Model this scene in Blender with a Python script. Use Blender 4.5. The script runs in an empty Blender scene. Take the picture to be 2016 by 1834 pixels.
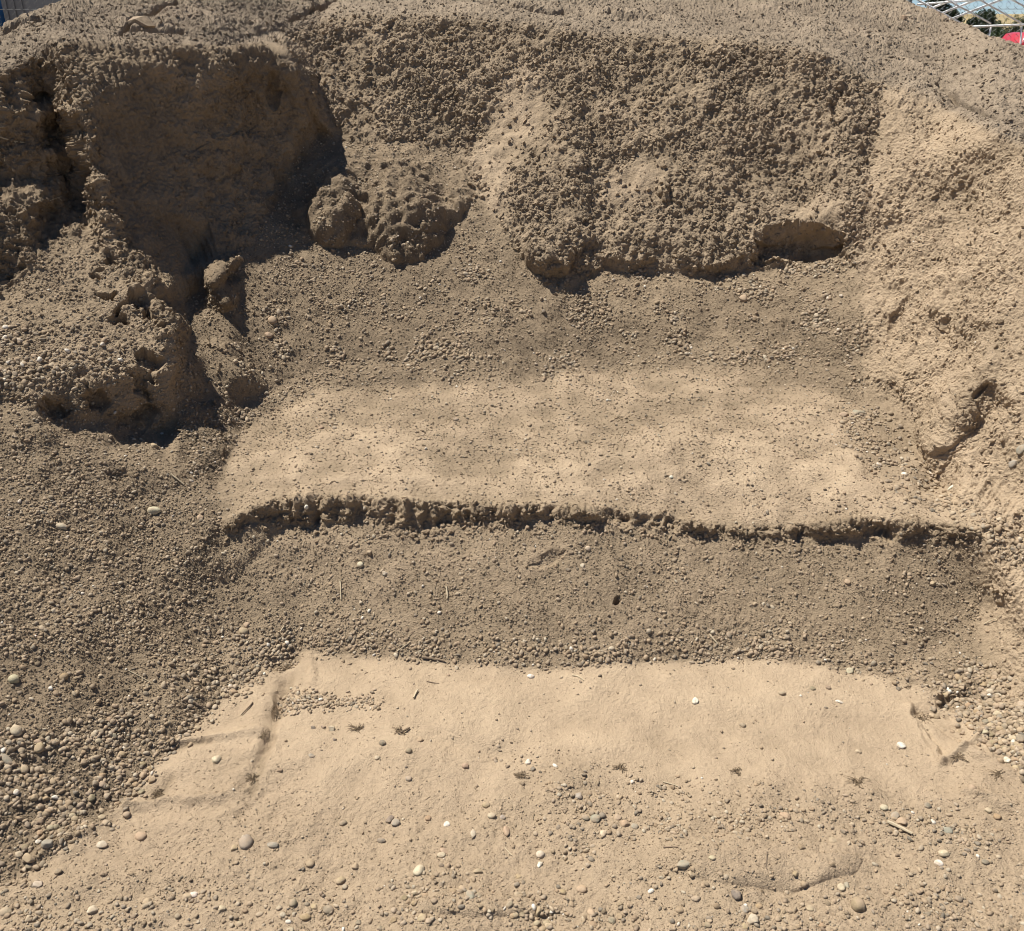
import bpy, bmesh, math
import numpy as np
from mathutils import Vector, Matrix
from mathutils.geometry import delaunay_2d_cdt

SC = bpy.context.scene
COL = SC.collection
R = math.radians

# ------------------------------------------------------------------ camera, sky, sun, exposure
H = 1.65                       # eye height
PITCH = R(26.0)
F = 1746.0                     # focal length in sketch pixels (the sketch grid is 2016 x 1834)
CX, CY = 1008.0, 917.0
cam_d = bpy.data.cameras.new('camera')
cam = bpy.data.objects.new('camera', cam_d)
COL.objects.link(cam)
cam.location = (0, 0, H)
cam.rotation_euler = (R(90) - PITCH, 0, 0)
cam_d.sensor_fit = 'HORIZONTAL'
cam_d.sensor_width = 36.0
cam_d.lens = 36.0 * F / 2016.0
cam_d.clip_start = 0.05
cam_d.clip_end = 3000
SC.camera = cam

SUN_ELEV = R(62.0)
SUN_AZ_LEFT = R(62.0)          # angle from straight ahead towards the left
to_sun = Vector((-math.sin(SUN_AZ_LEFT) * math.cos(SUN_ELEV), math.cos(SUN_AZ_LEFT) * math.cos(SUN_ELEV), math.sin(SUN_ELEV)))
world = bpy.data.worlds.new('World')
SC.world = world
world.use_nodes = True
wn = world.node_tree
sky = wn.nodes.new('ShaderNodeTexSky')
sky.sky_type = 'NISHITA'
sky.sun_disc = False
sky.sun_elevation = SUN_ELEV
sky.sun_rotation = -SUN_AZ_LEFT
sky.altitude = 1500
sky.dust_density = 0.0
sky.ozone_density = 4.0
sky.air_density = 0.7
bg = wn.nodes['Background']
bg.inputs['Strength'].default_value = 0.06
wn.links.new(sky.outputs[0], bg.inputs[0])
sun_d = bpy.data.lights.new('sun', 'SUN')
sun_d.energy = 5.0
sun_d.angle = R(0.5)
sun_d.color = (1.0, 0.955, 0.88)
sun = bpy.data.objects.new('sun', sun_d)
COL.objects.link(sun)
sun.rotation_euler = to_sun.to_track_quat('Z', 'Y').to_euler()
sun.location = (-4, 4, 8)
SC.view_settings.view_transform = 'Standard'
SC.view_settings.look = 'None'
SC.view_settings.exposure = 0.68
SC.view_settings.gamma = 1.0
SC.cycles.filter_width = 1.0

rng = np.random.default_rng(7)
CP, SP = math.cos(PITCH), math.sin(PITCH)


def tan_down(py):
    return np.tan(PITCH + np.arctan((np.asarray(py, float) - CY) / F))


def gfac(py):
    v = (CY - np.asarray(py, float)) / F
    return CP + v * SP


# ------------------------------------------------------------------ small array helpers
def polyfn(pts):
    a = np.array(pts, float)
    return lambda x: np.interp(x, a[:, 0], a[:, 1])


def box1(a, r, axis):
    if r < 1:
        return a
    pad = [(0, 0)] * a.ndim
    pad[axis] = (r + 1, r)
    b = np.cumsum(np.pad(a, pad, mode='edge'), axis=axis, dtype=np.float64)
    n = a.shape[axis]
    hi = np.take(b, np.arange(2 * r + 1, 2 * r + 1 + n), axis=axis)
    lo = np.take(b, np.arange(0, n), axis=axis)
    return (hi - lo) / (2 * r + 1)


def blur(a, r):
    for _ in range(3):
        a = box1(box1(a, r, 0), r, 1)
    return a


_g = rng.normal(size=(1024, 3))
GRAD = (_g / np.linalg.norm(_g, axis=1)[:, None]).astype(np.float32)


def gn(P, scale, seed=0):
    """gradient noise, about -0.8..0.8"""
    q = P / scale
    i = np.floor(q)
    f = (q - i).astype(np.float32)
    i = i.astype(np.int64)
    u = f * f * f * (f * (f * 6 - 15) + 10)
    out = np.zeros(P.shape[:-1], np.float32)
    for c in range(8):
        cx, cy, cz = c & 1, (c >> 1) & 1, c >> 2
        h = ((i[..., 0] + cx) * 73856093) ^ ((i[..., 1] + cy) * 19349663) ^ ((i[..., 2] + cz) * 83492791) ^ (seed * 2654435761)
        h = h & 0xFFFFFFFF
        h ^= h >> 13
        h = (h * 0x5bd1e995) & 0xFFFFFFFF
        h ^= h >> 15
        g = GRAD[h & 1023]
        d = (f[..., 0] - cx) * g[..., 0] + (f[..., 1] - cy) * g[..., 1] + (f[..., 2] - cz) * g[..., 2]
        w = (u[..., 0] if cx else 1 - u[..., 0]) * (u[..., 1] if cy else 1 - u[..., 1]) * (u[..., 2] if cz else 1 - u[..., 2])
        out += d * w
    return out * 1.4


def sstep(a, b, x):
    t = np.clip((x - a) / (b - a), 0, 1)
    return t * t * (3 - 2 * t)


# ------------------------------------------------------------------ outlines of the pit, read off the photograph (sketch pixels)
L1 = polyfn([(-400, 1900), (0, 1740), (100, 1690), (230, 1590), (330, 1480), (430, 1385), (520, 1310), (580, 1278), (700, 1292), (850, 1302), (1000, 1315),
             (1150, 1320), (1300, 1303), (1450, 1300), (1600, 1312), (1750, 1335), (1850, 1372), (1940, 1450), (2016, 1530), (2416, 1800)])
L2 = polyfn([(430, 1042), (470, 1040), (500, 1028), (560, 1026), (600, 1032), (640, 1028), (690, 1022), (715, 1006), (735, 1004), (755, 1028), (850, 1036), (900, 1024), (1000, 1024),
             (1050, 1016), (1100, 1018), (1200, 1022), (1300, 1044), (1330, 1036), (1400, 1046), (1500, 1052), (1530, 1066), (1600, 1054), (1700, 1048), (1760, 1060),
             (1800, 1042), (1880, 1054), (1930, 1048)])
L3 = polyfn([(430, 1034), (470, 1018), (500, 1000), (560, 984), (640, 978), (760, 982), (900, 988), (1000, 992), (1100, 1000), (1200, 1008), (1300, 1018), (1370, 1031), (1450, 1036),
             (1550, 1037), (1640, 1023), (1700, 1020), (1800, 1023), (1880, 1033), (1930, 1042)])
LB = polyfn([(430, 985), (500, 948), (640, 903), (800, 886), (1000, 882), (1200, 882), (1400, 896), (1600, 922), (1750, 955), (1900, 1000), (1930, 1010)])
L4 = polyfn([(430, 950), (480, 842), (560, 800), (650, 768), (800, 760), (1000, 752), (1200, 725), (1400, 722), (1550, 742), (1700, 800)])
L5 = polyfn([(430, 552), (480, 500), (560, 352), (580, 340), (628, 255), (700, 290), (740, 293), (800, 279), (890, 300), (910, 340), (960, 420), (1010, 490), (1090, 582), (1130, 545),
             (1190, 520), (1290, 536), (1400, 546), (1470, 530), (1560, 520), (1650, 500), (1700, 540)])
L5B = polyfn([(1130, 475), (1200, 468), (1300, 462), (1400, 470), (1480, 478), (1560, 456), (1650, 462)])
L6 = polyfn([(628, 45), (700, 35), (850, 40), (1000, 40), (1150, 65), (1300, 75), (1500, 90), (1600, 110), (1700, 148)])
CREST = polyfn([(-400, 190), (-150, 110), (0, 56), (60, 31), (140, 0), (260, -50), (420, -100), (700, -150), (1300, -150), (1560, -110), (1700, -48), (1784, 4), (1816, 16), (1852, 33), (1876, 44), (1906, 55), (1930, 71), (1954, 83), (1978, 90),
                (2016, 92), (2200, 110), (2420, 140)])

# ------------------------------------------------------------------ depth network
V2, DEP, EDG = [], [], []


def zc_of(py, Y):
    return Y / gfac(py)


def add_pt(px, py, Y):
    V2.append(Vector((px, py)))
    DEP.append(float(zc_of(py, Y)))
    return len(V2) - 1


def add_line(pts):
    ids = [add_pt(*p) for p in pts]
    EDG.extend(zip(ids[:-1], ids[1:]))
    return ids


def y_from_z(py, z):
    return (H - z) / tan_down(py)


def y_slope(py, Y0, z0, s):
    return (H + s * Y0 - z0) / (tan_down(py) + s)


cols = [430, 455, 480, 500, 520, 540, 560, 580, 600, 628, 670, 690, 700, 715, 735, 755, 800, 850, 890, 910, 935, 960, 1010, 1050, 1090, 1130, 1190, 1240, 1290, 1345, 1400, 1470, 1500, 1530, 1560,
        1605, 1650, 1700]
rows = {k: [] for k in ('l1', 'l2', 'l3', 'lb', 'l4', 'l4b', 'l5', 'l5b', 'l6', 'l7')}
for px in cols:
    p1 = float(L1(px)) if px > 500 else 1318 + (500 - px) * .1
    Y1 = y_from_z(p1, 0.0)
    p2 = float(L2(px)); Y2 = y_slope(p2, Y1, 0, .70); z2 = H - tan_down(p2) * Y2
    p3 = float(L3(px)); Y3 = y_slope(p3, Y2, z2, 2.6); z3 = H - tan_down(p3) * Y3
    sm = polyfn([(400, 2.47), (640, 2.49), (1000, 2.47), (1400, 2.40), (1700, 2.42), (1900, 2.42)])
    Ys = float(sm(px)); zs = .315
    pb = float(LB(px)); Yb = y_slope(pb, Ys, zs, .12); zb = H - tan_down(pb) * Yb
    p4 = float(L4(px)); Y4 = y_slope(p4, Yb, zb, .11); z4 = H - tan_down(p4) * Y4
    p4b = p4 - 48; Y4b = y_slope(p4b, Y4, z4, .40); z4b = H - tan_down(p4b) * Y4b
    rows['l4b'].append((px, p4b, Y4b))
    p5 = float(L5(px)); Y5 = y_slope(p5, Y4b, z4b, .66); z5 = H - tan_down(p5) * Y5
    if px > 500:
        rows['l1'].append((px, p1, Y1))
    rows['l2'].append((px, p2, Y2)); rows['l3'].append((px, p3, Y3)); rows['lb'].append((px, pb, Yb))
    rows['l4'].append((px, p4, Y4)); rows['l5'].append((px, p5, Y5))
    if px >= 628:
        Yq, zq = Y5, z5
        if 1130 <= px <= 1650:
            p5b = float(L5B(px)); Yq = y_slope(p5b, Y5, z5, 2.3); zq = H - tan_down(p5b) * Yq
            rows['l5b'].append((px, p5b, Yq))
        p6 = float(L6(px)); Y6 = y_slope(p6, Yq, zq, float(np.interp(px, [800, 1000, 1400, 1700], [1.06, .94, .96, 1.18]))); z6 = H - tan_down(p6) * Y6
        rows['l6'].append((px, p6, Y6))
# the rim runs in one smooth curve
_a = np.array(rows['l6'])
_w = np.exp(-((_a[:, None, 0] - _a[None, :, 0]) / 130.0) ** 2) * np.gradient(_a[:, 0])[None, :]
_a[:, 2] = (_w * _a[None, :, 2]).sum(1) / _w.sum(1)
rows['l6'] = [tuple(r) for r in _a]
for px, p6, Y6 in rows['l6']:
    p7 = float(CREST(px)) - 20
    rows['l7'].append((px, p7, y_slope(p7, Y6, H - tan_down(p6) * Y6, .26)))
# the right end of the bank and bench
for px in (1750, 1800, 1850, 1890, 1930):
    p1 = float(L1(px)); Y1 = y_from_z(p1, 0.0)
    p2 = float(L2(px)); Y2 = y_slope(p2, Y1, 0, .70); z2 = H - tan_down(p2) * Y2
    p3 = float(L3(px)); Y3 = y_slope(p3, Y2, z2, 2.6); z3 = H - tan_down(p3) * Y3
    pb = float(LB(px)); Yb = y_slope(pb, Y3, z3, .15)
    rows['l1'].append((px, p1, Y1)); rows['l2'].append((px, p2, Y2)); rows['l3'].append((px, p3, Y3)); rows['lb'].append((px, pb, Yb))
_yr = rows['l6'][-1][2]
print('rim', [(int(r[0]), round(r[2], 2)) for r in rows['l6']])
rim_r = [(1740, 165, _yr - .05), (1800, 187, _yr - .13), (1860, 212, _yr - .25), (1960, 270, 3.6), (2016, 292, 3.48), (2200, 355, 3.15), (2420, 425, 2.85)]
rows['l6'] += rim_r
rows['l7'] += [(px, float(CREST(px)) - 20, y_slope(float(CREST(px)) - 20, Y, H - tan_down(py) * Y, .26)) for px, py, Y in rim_r]
left_l1 = [(-400, 1900, y_from_z(1900, .03)), (0, 1740, y_from_z(1740, .015)), (100, 1690, y_from_z(1690, .01)), (230, 1590, y_from_z(1590, .0)), (330, 1480, y_from_z(1480, 0)),
           (430, 1385, y_from_z(1385, 0))]
add_line(left_l1 + rows['l1'] + [(1940, 1450, y_from_z(1450, .01)), (2016, 1530, y_from_z(1530, .012)), (2420, 1800, y_from_z(1800, .04))])
for k in ('l2', 'l3', 'lb', 'l4', 'l4b', 'l5', 'l5b', 'l6', 'l7'):
    add_line(rows[k])
# flat ground in front
for px, py, z in [(-400, 2300, .03), (300, 2300, 0), (1000, 2300, 0), (1700, 2300, 0), (2420, 2300, .02), (0, 1834, .0), (500, 1700, .0), (1000, 1600, .0), (1500, 1660, .02), (1800, 1500, .0),
                  (1300, 1450, .0), (2016, 1834, .0), (800, 1450, .006)]:
    add_pt(px, py, y_from_z(py, z))
# gravel slope on the left
for px, py, z in [(0, 1550, .095), (150, 1450, .088), (-400, 1500, .24), (0, 1300, .23), (230, 1300, .138), (-400, 1300, .35), (0, 1150, .328), (300, 1150, .204), (450, 1150, .135), (430, 1250, .058), (-400, 1000, .56),
                  (0, 1000, .435), (100, 1000, .40), (200, 905, .45), (300, 1000, .325), (335, 930, .395), (380, 962, .345), (405, 1000, .315), (418, 1040, .275), (0, 900, .515), (100, 900, .49)]:
    add_pt(px, py, y_from_z(py, z))
# shaded left wall
add_line([(130, 80, 3.7), (160, 200, 3.52), (188, 330, 3.42), (215, 430, 3.33), (240, 500, 3.25), (300, 590, 3.08), (345, 650, 2.98), (346, 702, 2.92)])
add_line([(130, 80, 3.7), (250, 98, 3.85), (350, 101, 3.98), (430, 100, 4.10), (520, 92, 4.25)])
for p in [(545, 68, 4.80), (590, 108, 4.80), (614, 145, 4.74), (630, 198, 4.62), (642, 250, 4.44), (560, 40, 4.95)]:
    add_pt(*p)
wallv = [(628, 255, rows['l5'][[r[0] for r in rows['l5']].index(628)][2]), (612, 205, 4.30), (590, 150, 4.27), (560, 104, 4.28), (520, 92, 4.25)]
add_line(wallv)
add_line([(335, 165, 3.90), (350, 230, 3.865), (368, 300, 3.835), (395, 370, 3.785), (415, 430, 3.735), (420, 500, 3.63)])
add_line([(600, 217, 4.29), (558, 302, 4.165), (498, 388, 3.945), (458, 462, 3.745), (428, 503, 3.64)])
for p in [(250, 300, 3.61), (300, 420, 3.54), (430, 280, 3.985), (500, 230, 4.17), (345, 550, 3.40), (275, 128, 3.82), (350, 134, 3.93), (430, 132, 4.04), (500, 124, 4.17)]:
    add_pt(*p)
add_line([(480, 500, rows['l5'][2][2]), (440, 545, 3.60), (395, 575, 3.50), (358, 600, 3.40), (366, 650, 3.22), (364, 710, 3.03)])
add_line([(104, 104, 3.66), (132, 190, 3.55), (152, 245, 3.49), (166, 300, 3.45), (174, 345, 3.425), (186, 390, 3.385), (188, 430, 3.35), (196, 470, 3.30)])
# gully, lower block
for p in [(400, 700, 3.12), (400, 850, 2.79), (354, 745, 2.92), (356, 800, 2.845), (354, 850, 2.775), (380, 900, 2.67), (400, 780, 2.95), (440, 770, 3.02)]:
    add_pt(*p)
add_line([(345, 700, 2.93), (338, 742, 2.85), (336, 790, 2.82), (333, 846, 2.80)])
add_line([(-400, 720, 2.3), (0, 748, 2.60), (62, 768, 2.59), (100, 768, 2.62), (145, 775, 2.65), (188, 757, 2.68), (252, 735, 2.765), (306, 718, 2.84), (338, 742, 2.84)])
add_line([(-400, 790, 2.22), (0, 792, 2.56), (65, 802, 2.555), (110, 826, 2.575), (144, 838, 2.60), (165, 806, 2.625), (216, 824, 2.685), (273, 840, 2.755), (317, 852, 2.81), (333, 846, 2.815)])
for p in [(100, 600, 2.95), (200, 600, 3.0), (0, 660, 2.75), (250, 660, 2.92), (-400, 600, 2.6), (150, 690, 2.78)]:
    add_pt(*p)
# rib right of the gully
add_line([(388, 512, 3.66), (400, 530, 3.53), (430, 570, 3.39), (452, 602, 3.33)])
for p in [(462, 603, 3.45), (466, 560, 3.57), (400, 605, 3.42), (430, 618, 3.38)]:
    add_pt(*p)
add_line([(418, 640, 3.31), (450, 690, 3.18), (470, 735, 3.09)])
add_pt(482, 700, 3.24)
# hollow and ledge at the far left
add_line([(40, 200, 3.52), (85, 158, 3.66), (122, 198, 3.72), (142, 255, 3.66), (156, 310, 3.64), (164, 350, 3.60), (174, 395, 3.52), (176, 432, 3.42)])
for p in [(85, 185, 3.75), (110, 250, 3.75), (120, 350, 3.63), (140, 400, 3.52), (60, 300, 3.44), (100, 420, 3.42), (165, 455, 3.30), (20, 240, 3.46), (70, 235, 3.52)]:
    add_pt(*p)
add_line([(-400, 400, 2.9), (0, 402, 3.19), (50, 400, 3.22), (80, 402, 3.26)])
for p in [(0, 348, 3.40), (75, 365, 3.42), (0, 545, 3.04), (60, 490, 3.13), (98, 472, 3.21), (0, 582, 2.97), (-400, 340, 3.0), (-400, 560, 2.75), (0, 300, 3.42), (0, 200, 3.45), (0, 140, 3.52), (60, 110, 3.62),
          (-400, 260, 3.05)]:
    add_pt(*p)
add_line([(px, float(CREST(px)) - 20, Y) for px, Y in ((-400, 3.6), (-150, 3.85), (0, 4.05), (60, 4.2), (140, 4.42), (260, 4.8), (420, 5.4), (560, 5.9))] + [rows['l7'][0]])
# right wall
for p in [(1700, 620, 3.48), (1700, 700, 3.35), (1692, 760, 3.22), (1790, 830, 2.99), (1800, 885, 2.88), (1850, 960, 2.68), (1800, 600, 3.38), (1900, 400, 3.58), (1900, 700, 3.02), (2016, 600, 2.93), (2016, 800, 2.63),
          (2016, 1000, 2.35), (2016, 1200, 2.05), (2016, 1350, 1.88), (2016, 450, 3.2), (1760, 450, 3.74), (1700, 400, 3.86), (1820, 330, 3.82), (1960, 640, 2.94), (1935, 740, 2.80), (1895, 800, 2.765), (1850, 868, 2.75),
          (1965, 800, 2.76), (1905, 885, 2.69), (2420, 600, 2.4), (2420, 900, 2.05), (2420, 1200, 1.75), (2420, 1500, 1.5), (1940, 1200, 2.17), (1950, 1330, 1.96)]:
    add_pt(*p)
for px in (-400, 300, 1000, 1700, 2420):
    add_pt(px, -320, 8.5)

res = delaunay_2d_cdt(V2, EDG, [], 0, 1e-4)
tv = np.array([(v.x, v.y) for v in res[0]])
td = np.zeros(len(tv))
for k, orig in enumerate(res[3]):
    td[k] = np.mean([DEP[o] for o in orig]) if orig else -1
for k in np.where(td < 0)[0]:     # crossings of two lines
    d = np.hypot(*(tv - tv[k]).T)
    d[td < 0] = 1e9
    n = np.argsort(d)[:3]
    td[k] = np.average(td[n], weights=1 / (d[n] + 1e-3))

X0, YT, YB, STEP = -360.0, -190.0, 2050.0, 1.6
NX = int((2376 - X0) / STEP) + 1
NYR = int((YB - YT) / STEP) + 1
inv = np.full((NYR, NX), np.nan)
for tri in res[2]:
    if len(tri) != 3:
        continue
    a, b, c = tv[tri[0]], tv[tri[1]], tv[tri[2]]
    ia, ib, ic = 1 / td[tri[0]], 1 / td[tri[1]], 1 / td[tri[2]]
    x0 = max(0, int((min(a[0], b[0], c[0]) - X0) / STEP)); x1 = min(NX - 1, int((max(a[0], b[0], c[0]) - X0) / STEP) + 1)
    y0 = max(0, int((min(a[1], b[1], c[1]) - YT) / STEP)); y1 = min(NYR - 1, int((max(a[1], b[1], c[1]) - YT) / STEP) + 1)
    if x1 < x0 or y1 < y0:
        continue
    gx, gy = np.meshgrid(X0 + STEP * np.arange(x0, x1 + 1), YT + STEP * np.arange(y0, y1 + 1))
    det = (b[1] - c[1]) * (a[0] - c[0]) + (c[0] - b[0]) * (a[1] - c[1])
    if abs(det) < 1e-9:
        continue
    wa = ((b[1] - c[1]) * (gx - c[0]) + (c[0] - b[0]) * (gy - c[1])) / det
    wb = ((c[1] - a[1]) * (gx - c[0]) + (a[0] - c[0]) * (gy - c[1])) / det
    wc = 1 - wa - wb
    m = (wa >= -1e-6) & (wb >= -1e-6) & (wc >= -1e-6)
    sub = inv[y0:y1 + 1, x0:x1 + 1]
    sub[m] = (wa * ia + wb * ib + wc * ic)[m]
inv[np.isnan(inv)] = np.nanmean(inv)
inv = blur(inv, 3)

# ------------------------------------------------------------------ regular surface grid that ends on the crest of the mound
NY = NYR
UX = X0 + STEP * np.arange(NX)
crest = CREST(UX)
t = np.linspace(0, 1, NY)[:, None]
PX = np.broadcast_to(UX[None, :], (NY, NX)).copy()
PY = YB + (crest[None, :] - YB) * t


def bil(a, px, py):
    x = np.clip((px - X0) / STEP, 0, NX - 1.001); y = np.clip((py - YT) / STEP, 0, NYR - 1.001)
    i = x.astype(int); j = y.astype(int); fx = x - i; fy = y - j
    return (a[j, i] * (1 - fx) + a[j, i + 1] * fx) * (1 - fy) + (a[j + 1, i] * (1 - fx) + a[j + 1, i + 1] * fx) * fy


def unproject(px, py, zc):
    u = (px - CX) / F; v = (CY - py) / F
    return np.stack([zc * u, zc * (CP + v * SP), H + zc * (-SP + v * CP)], -1)


def place(px, py, Y):
    return Vector(unproject(np.float64(px), np.float64(py), Y / float(gfac(py))))


P = unproject(PX, PY, 1 / bil(inv, PX, PY))


def normals(P):
    du = np.gradient(P, axis=1); dv = np.gradient(P, axis=0)
    n = np.cross(du, dv)
    n /= np.linalg.norm(n, axis=-1)[..., None] + 1e-12
    return n


def poly_mask(pts, r=8):
    a = np.array(pts, float)
    ins = np.zeros(PX.shape, bool)
    for k in range(len(a)):
        x1, y1 = a[k]; x2, y2 = a[(k + 1) % len(a)]
        if y1 == y2:
            continue
        c = ((y1 > PY) != (y2 > PY)) & (PX < (x2 - x1) * (PY - y1) / (y2 - y1) + x1)
        ins ^= c
    m = ins.astype(float)
    return blur(m, r) if r else m


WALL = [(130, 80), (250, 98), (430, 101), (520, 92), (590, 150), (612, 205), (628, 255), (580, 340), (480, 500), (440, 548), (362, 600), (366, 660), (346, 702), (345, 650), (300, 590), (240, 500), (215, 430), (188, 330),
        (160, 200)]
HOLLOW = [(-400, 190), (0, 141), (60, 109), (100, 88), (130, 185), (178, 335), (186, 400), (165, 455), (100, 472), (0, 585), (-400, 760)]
BUTT = [(-400, 760), (0, 585), (100, 472), (165, 455), (240, 500), (300, 590), (345, 650), (346, 702), (338, 742), (333, 846), (317, 852), (216, 824), (165, 806), (144, 838), (65, 802), (0, 792), (-400, 790)]
RWALL = [(1700, 540), (1700, 700), (1692, 760), (1790, 830), (1800, 885), (1850, 960), (1930, 1040), (1940, 1200), (1950, 1330), (2016, 1480), (2420, 1750), (2420, 425), (2016, 292), (1960, 270), (1860, 212), (1740, 168),
         (1700, 420)]
FACE = [(628, 45), (700, 35), (850, 40), (1000, 40), (1150, 65), (1300, 75), (1500, 90), (1600, 110), (1740, 168), (1700, 420), (1700, 540), (1650, 500), (1560, 520), (1400, 546), (1190, 520), (1090, 582), (960, 420), (890, 300),
        (800, 279), (740, 293), (700, 290), (628, 255), (590, 150), (540, 92), (560, 60)]
TALUS = [(430, 552), (480, 500), (560, 352), (628, 255), (700, 290), (800, 279), (890, 300), (960, 420), (1090, 582), (1190, 520), (1400, 546), (1560, 520), (1650, 500), (1700, 540), (1700, 800), (1550, 742), (1400, 722),
         (1200, 725), (1000, 752), (800, 760), (650, 768), (560, 800), (480, 842), (430, 950), (380, 950), (350, 846), (338, 742), (362, 660), (362, 600)]
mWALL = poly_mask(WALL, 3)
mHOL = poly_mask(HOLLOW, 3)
mBUTT = poly_mask(BUTT, 3)
mRW = poly_mask(RWALL, 12)
mFACE = poly_mask(FACE, 3)
mTAL = poly_mask(TALUS, 4)
l1y = L1(PX)
mGRD = blur((PY > l1y).astype(float), 3)
inb = (PX > 440) & (PX < 1915)
mBENCH = blur(((PY < L3(PX)) & (PY > np.where(PX < 1700, L4(PX), LB(PX)))) * inb.astype(float), 4)
mSCARP = blur(((PY >= L3(PX) - 3) & (PY <= L2(PX) + 4)) * inb.astype(float), 2)
mBANK = blur(((PY > L2(PX)) & (PY < l1y)) * ((PX > 440) & (PX < 1930)).astype(float), 4)
rimtop = polyfn([(-400, 190), (0, 140), (60, 108), (130, 80), (250, 98), (430, 100), (520, 90), (628, 45), (700, 35), (850, 40), (1000, 40), (1150, 65), (1300, 75), (1500, 90), (1600, 110), (1740, 165), (1860, 210), (1960, 270),
                 (2016, 290), (2420, 425)])
mCRUST = blur((PY < rimtop(PX)).astype(float), 3)
mLS = np.clip(1 - mGRD - mBENCH - mBANK - mSCARP, 0, 1) * blur((PX < 440) * (PY > 790).astype(float), 6)

# big lumps, hollows and cuts -------------------------------------------------------
N = normals(blur(P[..., 0], 4)[..., None] * [1, 0, 0] + blur(P[..., 1], 4)[..., None] * [0, 1, 0] + blur(P[..., 2], 4)[..., None] * [0, 0, 1])
D = np.zeros(PX.shape)
wob = gn(P, .09, 91) * 10 + gn(P, .035, 92) * 6      # ragged outlines, in sketch pixels
wob2 = gn(P, .09, 93) * 10 + gn(P, .035, 94) * 6
QX, QY = PX + wob, PY + wob2


def lump(cx, cy, rx, ry, h, back=1.8, rot=0.0, front=1.0):
    c, s = math.cos(rot), math.sin(rot)
    dx, dy = QX - cx, QY - cy
    a = (dx * c + dy * s) / rx
    b = (-dx * s + dy * c) / ry
    b = np.where(b < 0, b / back, b / front)
    r2 = a * a + b * b
    prof = np.where(b < 0, np.clip(1 - r2, 0, 1) ** 1.2, np.clip(1 - r2 ** 2, 0, 1) ** .7)
    return h * prof


n03a, n05a = gn(P, .03, 97), gn(P, .055, 98)
D += lump(742, 400, 175, 90, .05, back=1.5)
D += lump(655, 418, 54, 68, .065, back=1.5)
D += lump(797, 430, 84, 88, .075, back=1.3)
D += lump(905, 385, 26, 34, .03)
D += lump(1080, 500, 52, 46, .075, back=1.4)
D += lump(1240, 495, 60, 40, .03)
D += lump(1390, 500, 70, 40, .03)
D += lump(1310, 375, 16, 24, .035, back=1.2)
D += lump(1885, 790, 52, 120, .022, back=1.2, rot=.55)
D += lump(430, 280, 60, 70, .035, back=2, rot=-.3)
D += lump(1570, 480, 90, 38, -.12, back=1.1)      # alcove at the foot of the face
D += lump(1500, 515, 30, 14, -.05)
pits = np.clip(gn(P, .075, 95) + .5 * gn(P, .03, 96), -1, 1)
D -= poly_mask([(165, 510), (215, 500), (300, 600), (345, 690), (335, 740), (250, 690), (210, 600)], 6) * sstep(.12, .34, pits) * .055
D -= poly_mask([(40, 750), (200, 740), (320, 720), (335, 840), (60, 800)], 8) * sstep(.15, .4, pits) * .04
LM = np.clip(D / .05, 0, 1)
flute = gn(P * np.array([1, 1, .35]), .045, 99)
D += LM * (n03a * .010 + n05a * .016 + flute * .020)
D += lump(290, 805, 36, 26, -.02, back=1) + lump(110, 800, 40, 22, -.02, back=1) + lump(230, 935, 26, 14, -.012, back=1)
D += lump(88, 112, 12, 15, -.035, back=1)          # a clod's shadow near the rim, put into the shape as a dent
D += lump(538, 180, 18, 40, -.05, back=1)
D += lump(1650, 200, 18, 40, -.04, back=1) + lump(1665, 175, 16, 22, -.02, back=1)
D += lump(1080, 1100, 40, 16, -.012, back=1, rot=-.4) + lump(1215, 1185, 10, 10, -.02, back=1)
D += lump(1890, 1375, 50, 28, -.018, back=1) + lump(560, 1375, 26, 44, -.012, back=1, rot=.3) + lump(545, 1300, 20, 12, -.012, back=1) + lump(950, 300 + 1480, 160, 30, .012, back=1)
D += lump(1500, 1690, 200, 60, .02, back=1.0) + lump(1860, 650, 14, 30, -.03, back=1, rot=.3) + lump(1770, 620, 10, 60, -.02, back=1, rot=.45) + lump(1930, 775, 20, 9, -.02, back=1, rot=-.8)
D += lump(1830, 620, 120, 10, .012, back=1, rot=-1.1)
# soft ridge of trodden sand at the right of the ground, and the left ruts
for (x1, y1, x2, y2, w, h) in [(1790, 1330, 1850, 1372, 9, .014), (1850, 1372, 1930, 1340, 8, .012), (1790, 1390, 1850, 1500, 9, .010), (1850, 1500, 1960, 1440, 8, .012), (1880, 1470, 2010, 1530, 9, .012),
                               (1900, 1560, 2020, 1600, 10, .012), (330, 1470, 520, 1440, 10, .012), (520, 1440, 575, 1290, 14, -.010), (250, 1585, 480, 1560, 12, .012), (480, 1560, 530, 1450, 10, -.010),
                               (60, 1700, 250, 1590, 14, .014), (470, 1610, 530, 1560, 12, -.008), (605, 1290, 615, 1345, 8, .006), (800, 1440, 1050, 1500, 18, -.008)]:
    dx, dy = x2 - x1, y2 - y1
    tt = np.clip(((QX - x1) * dx + (QY - y1) * dy) / (dx * dx + dy * dy), 0, 1)
    dd = np.hypot(QX - x1 - tt * dx, (QY - y1 - tt * dy) * 1.2)
    D += h * np.exp(-(dd / w) ** 2)
ruts = np.zeros(PX.shape)
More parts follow.
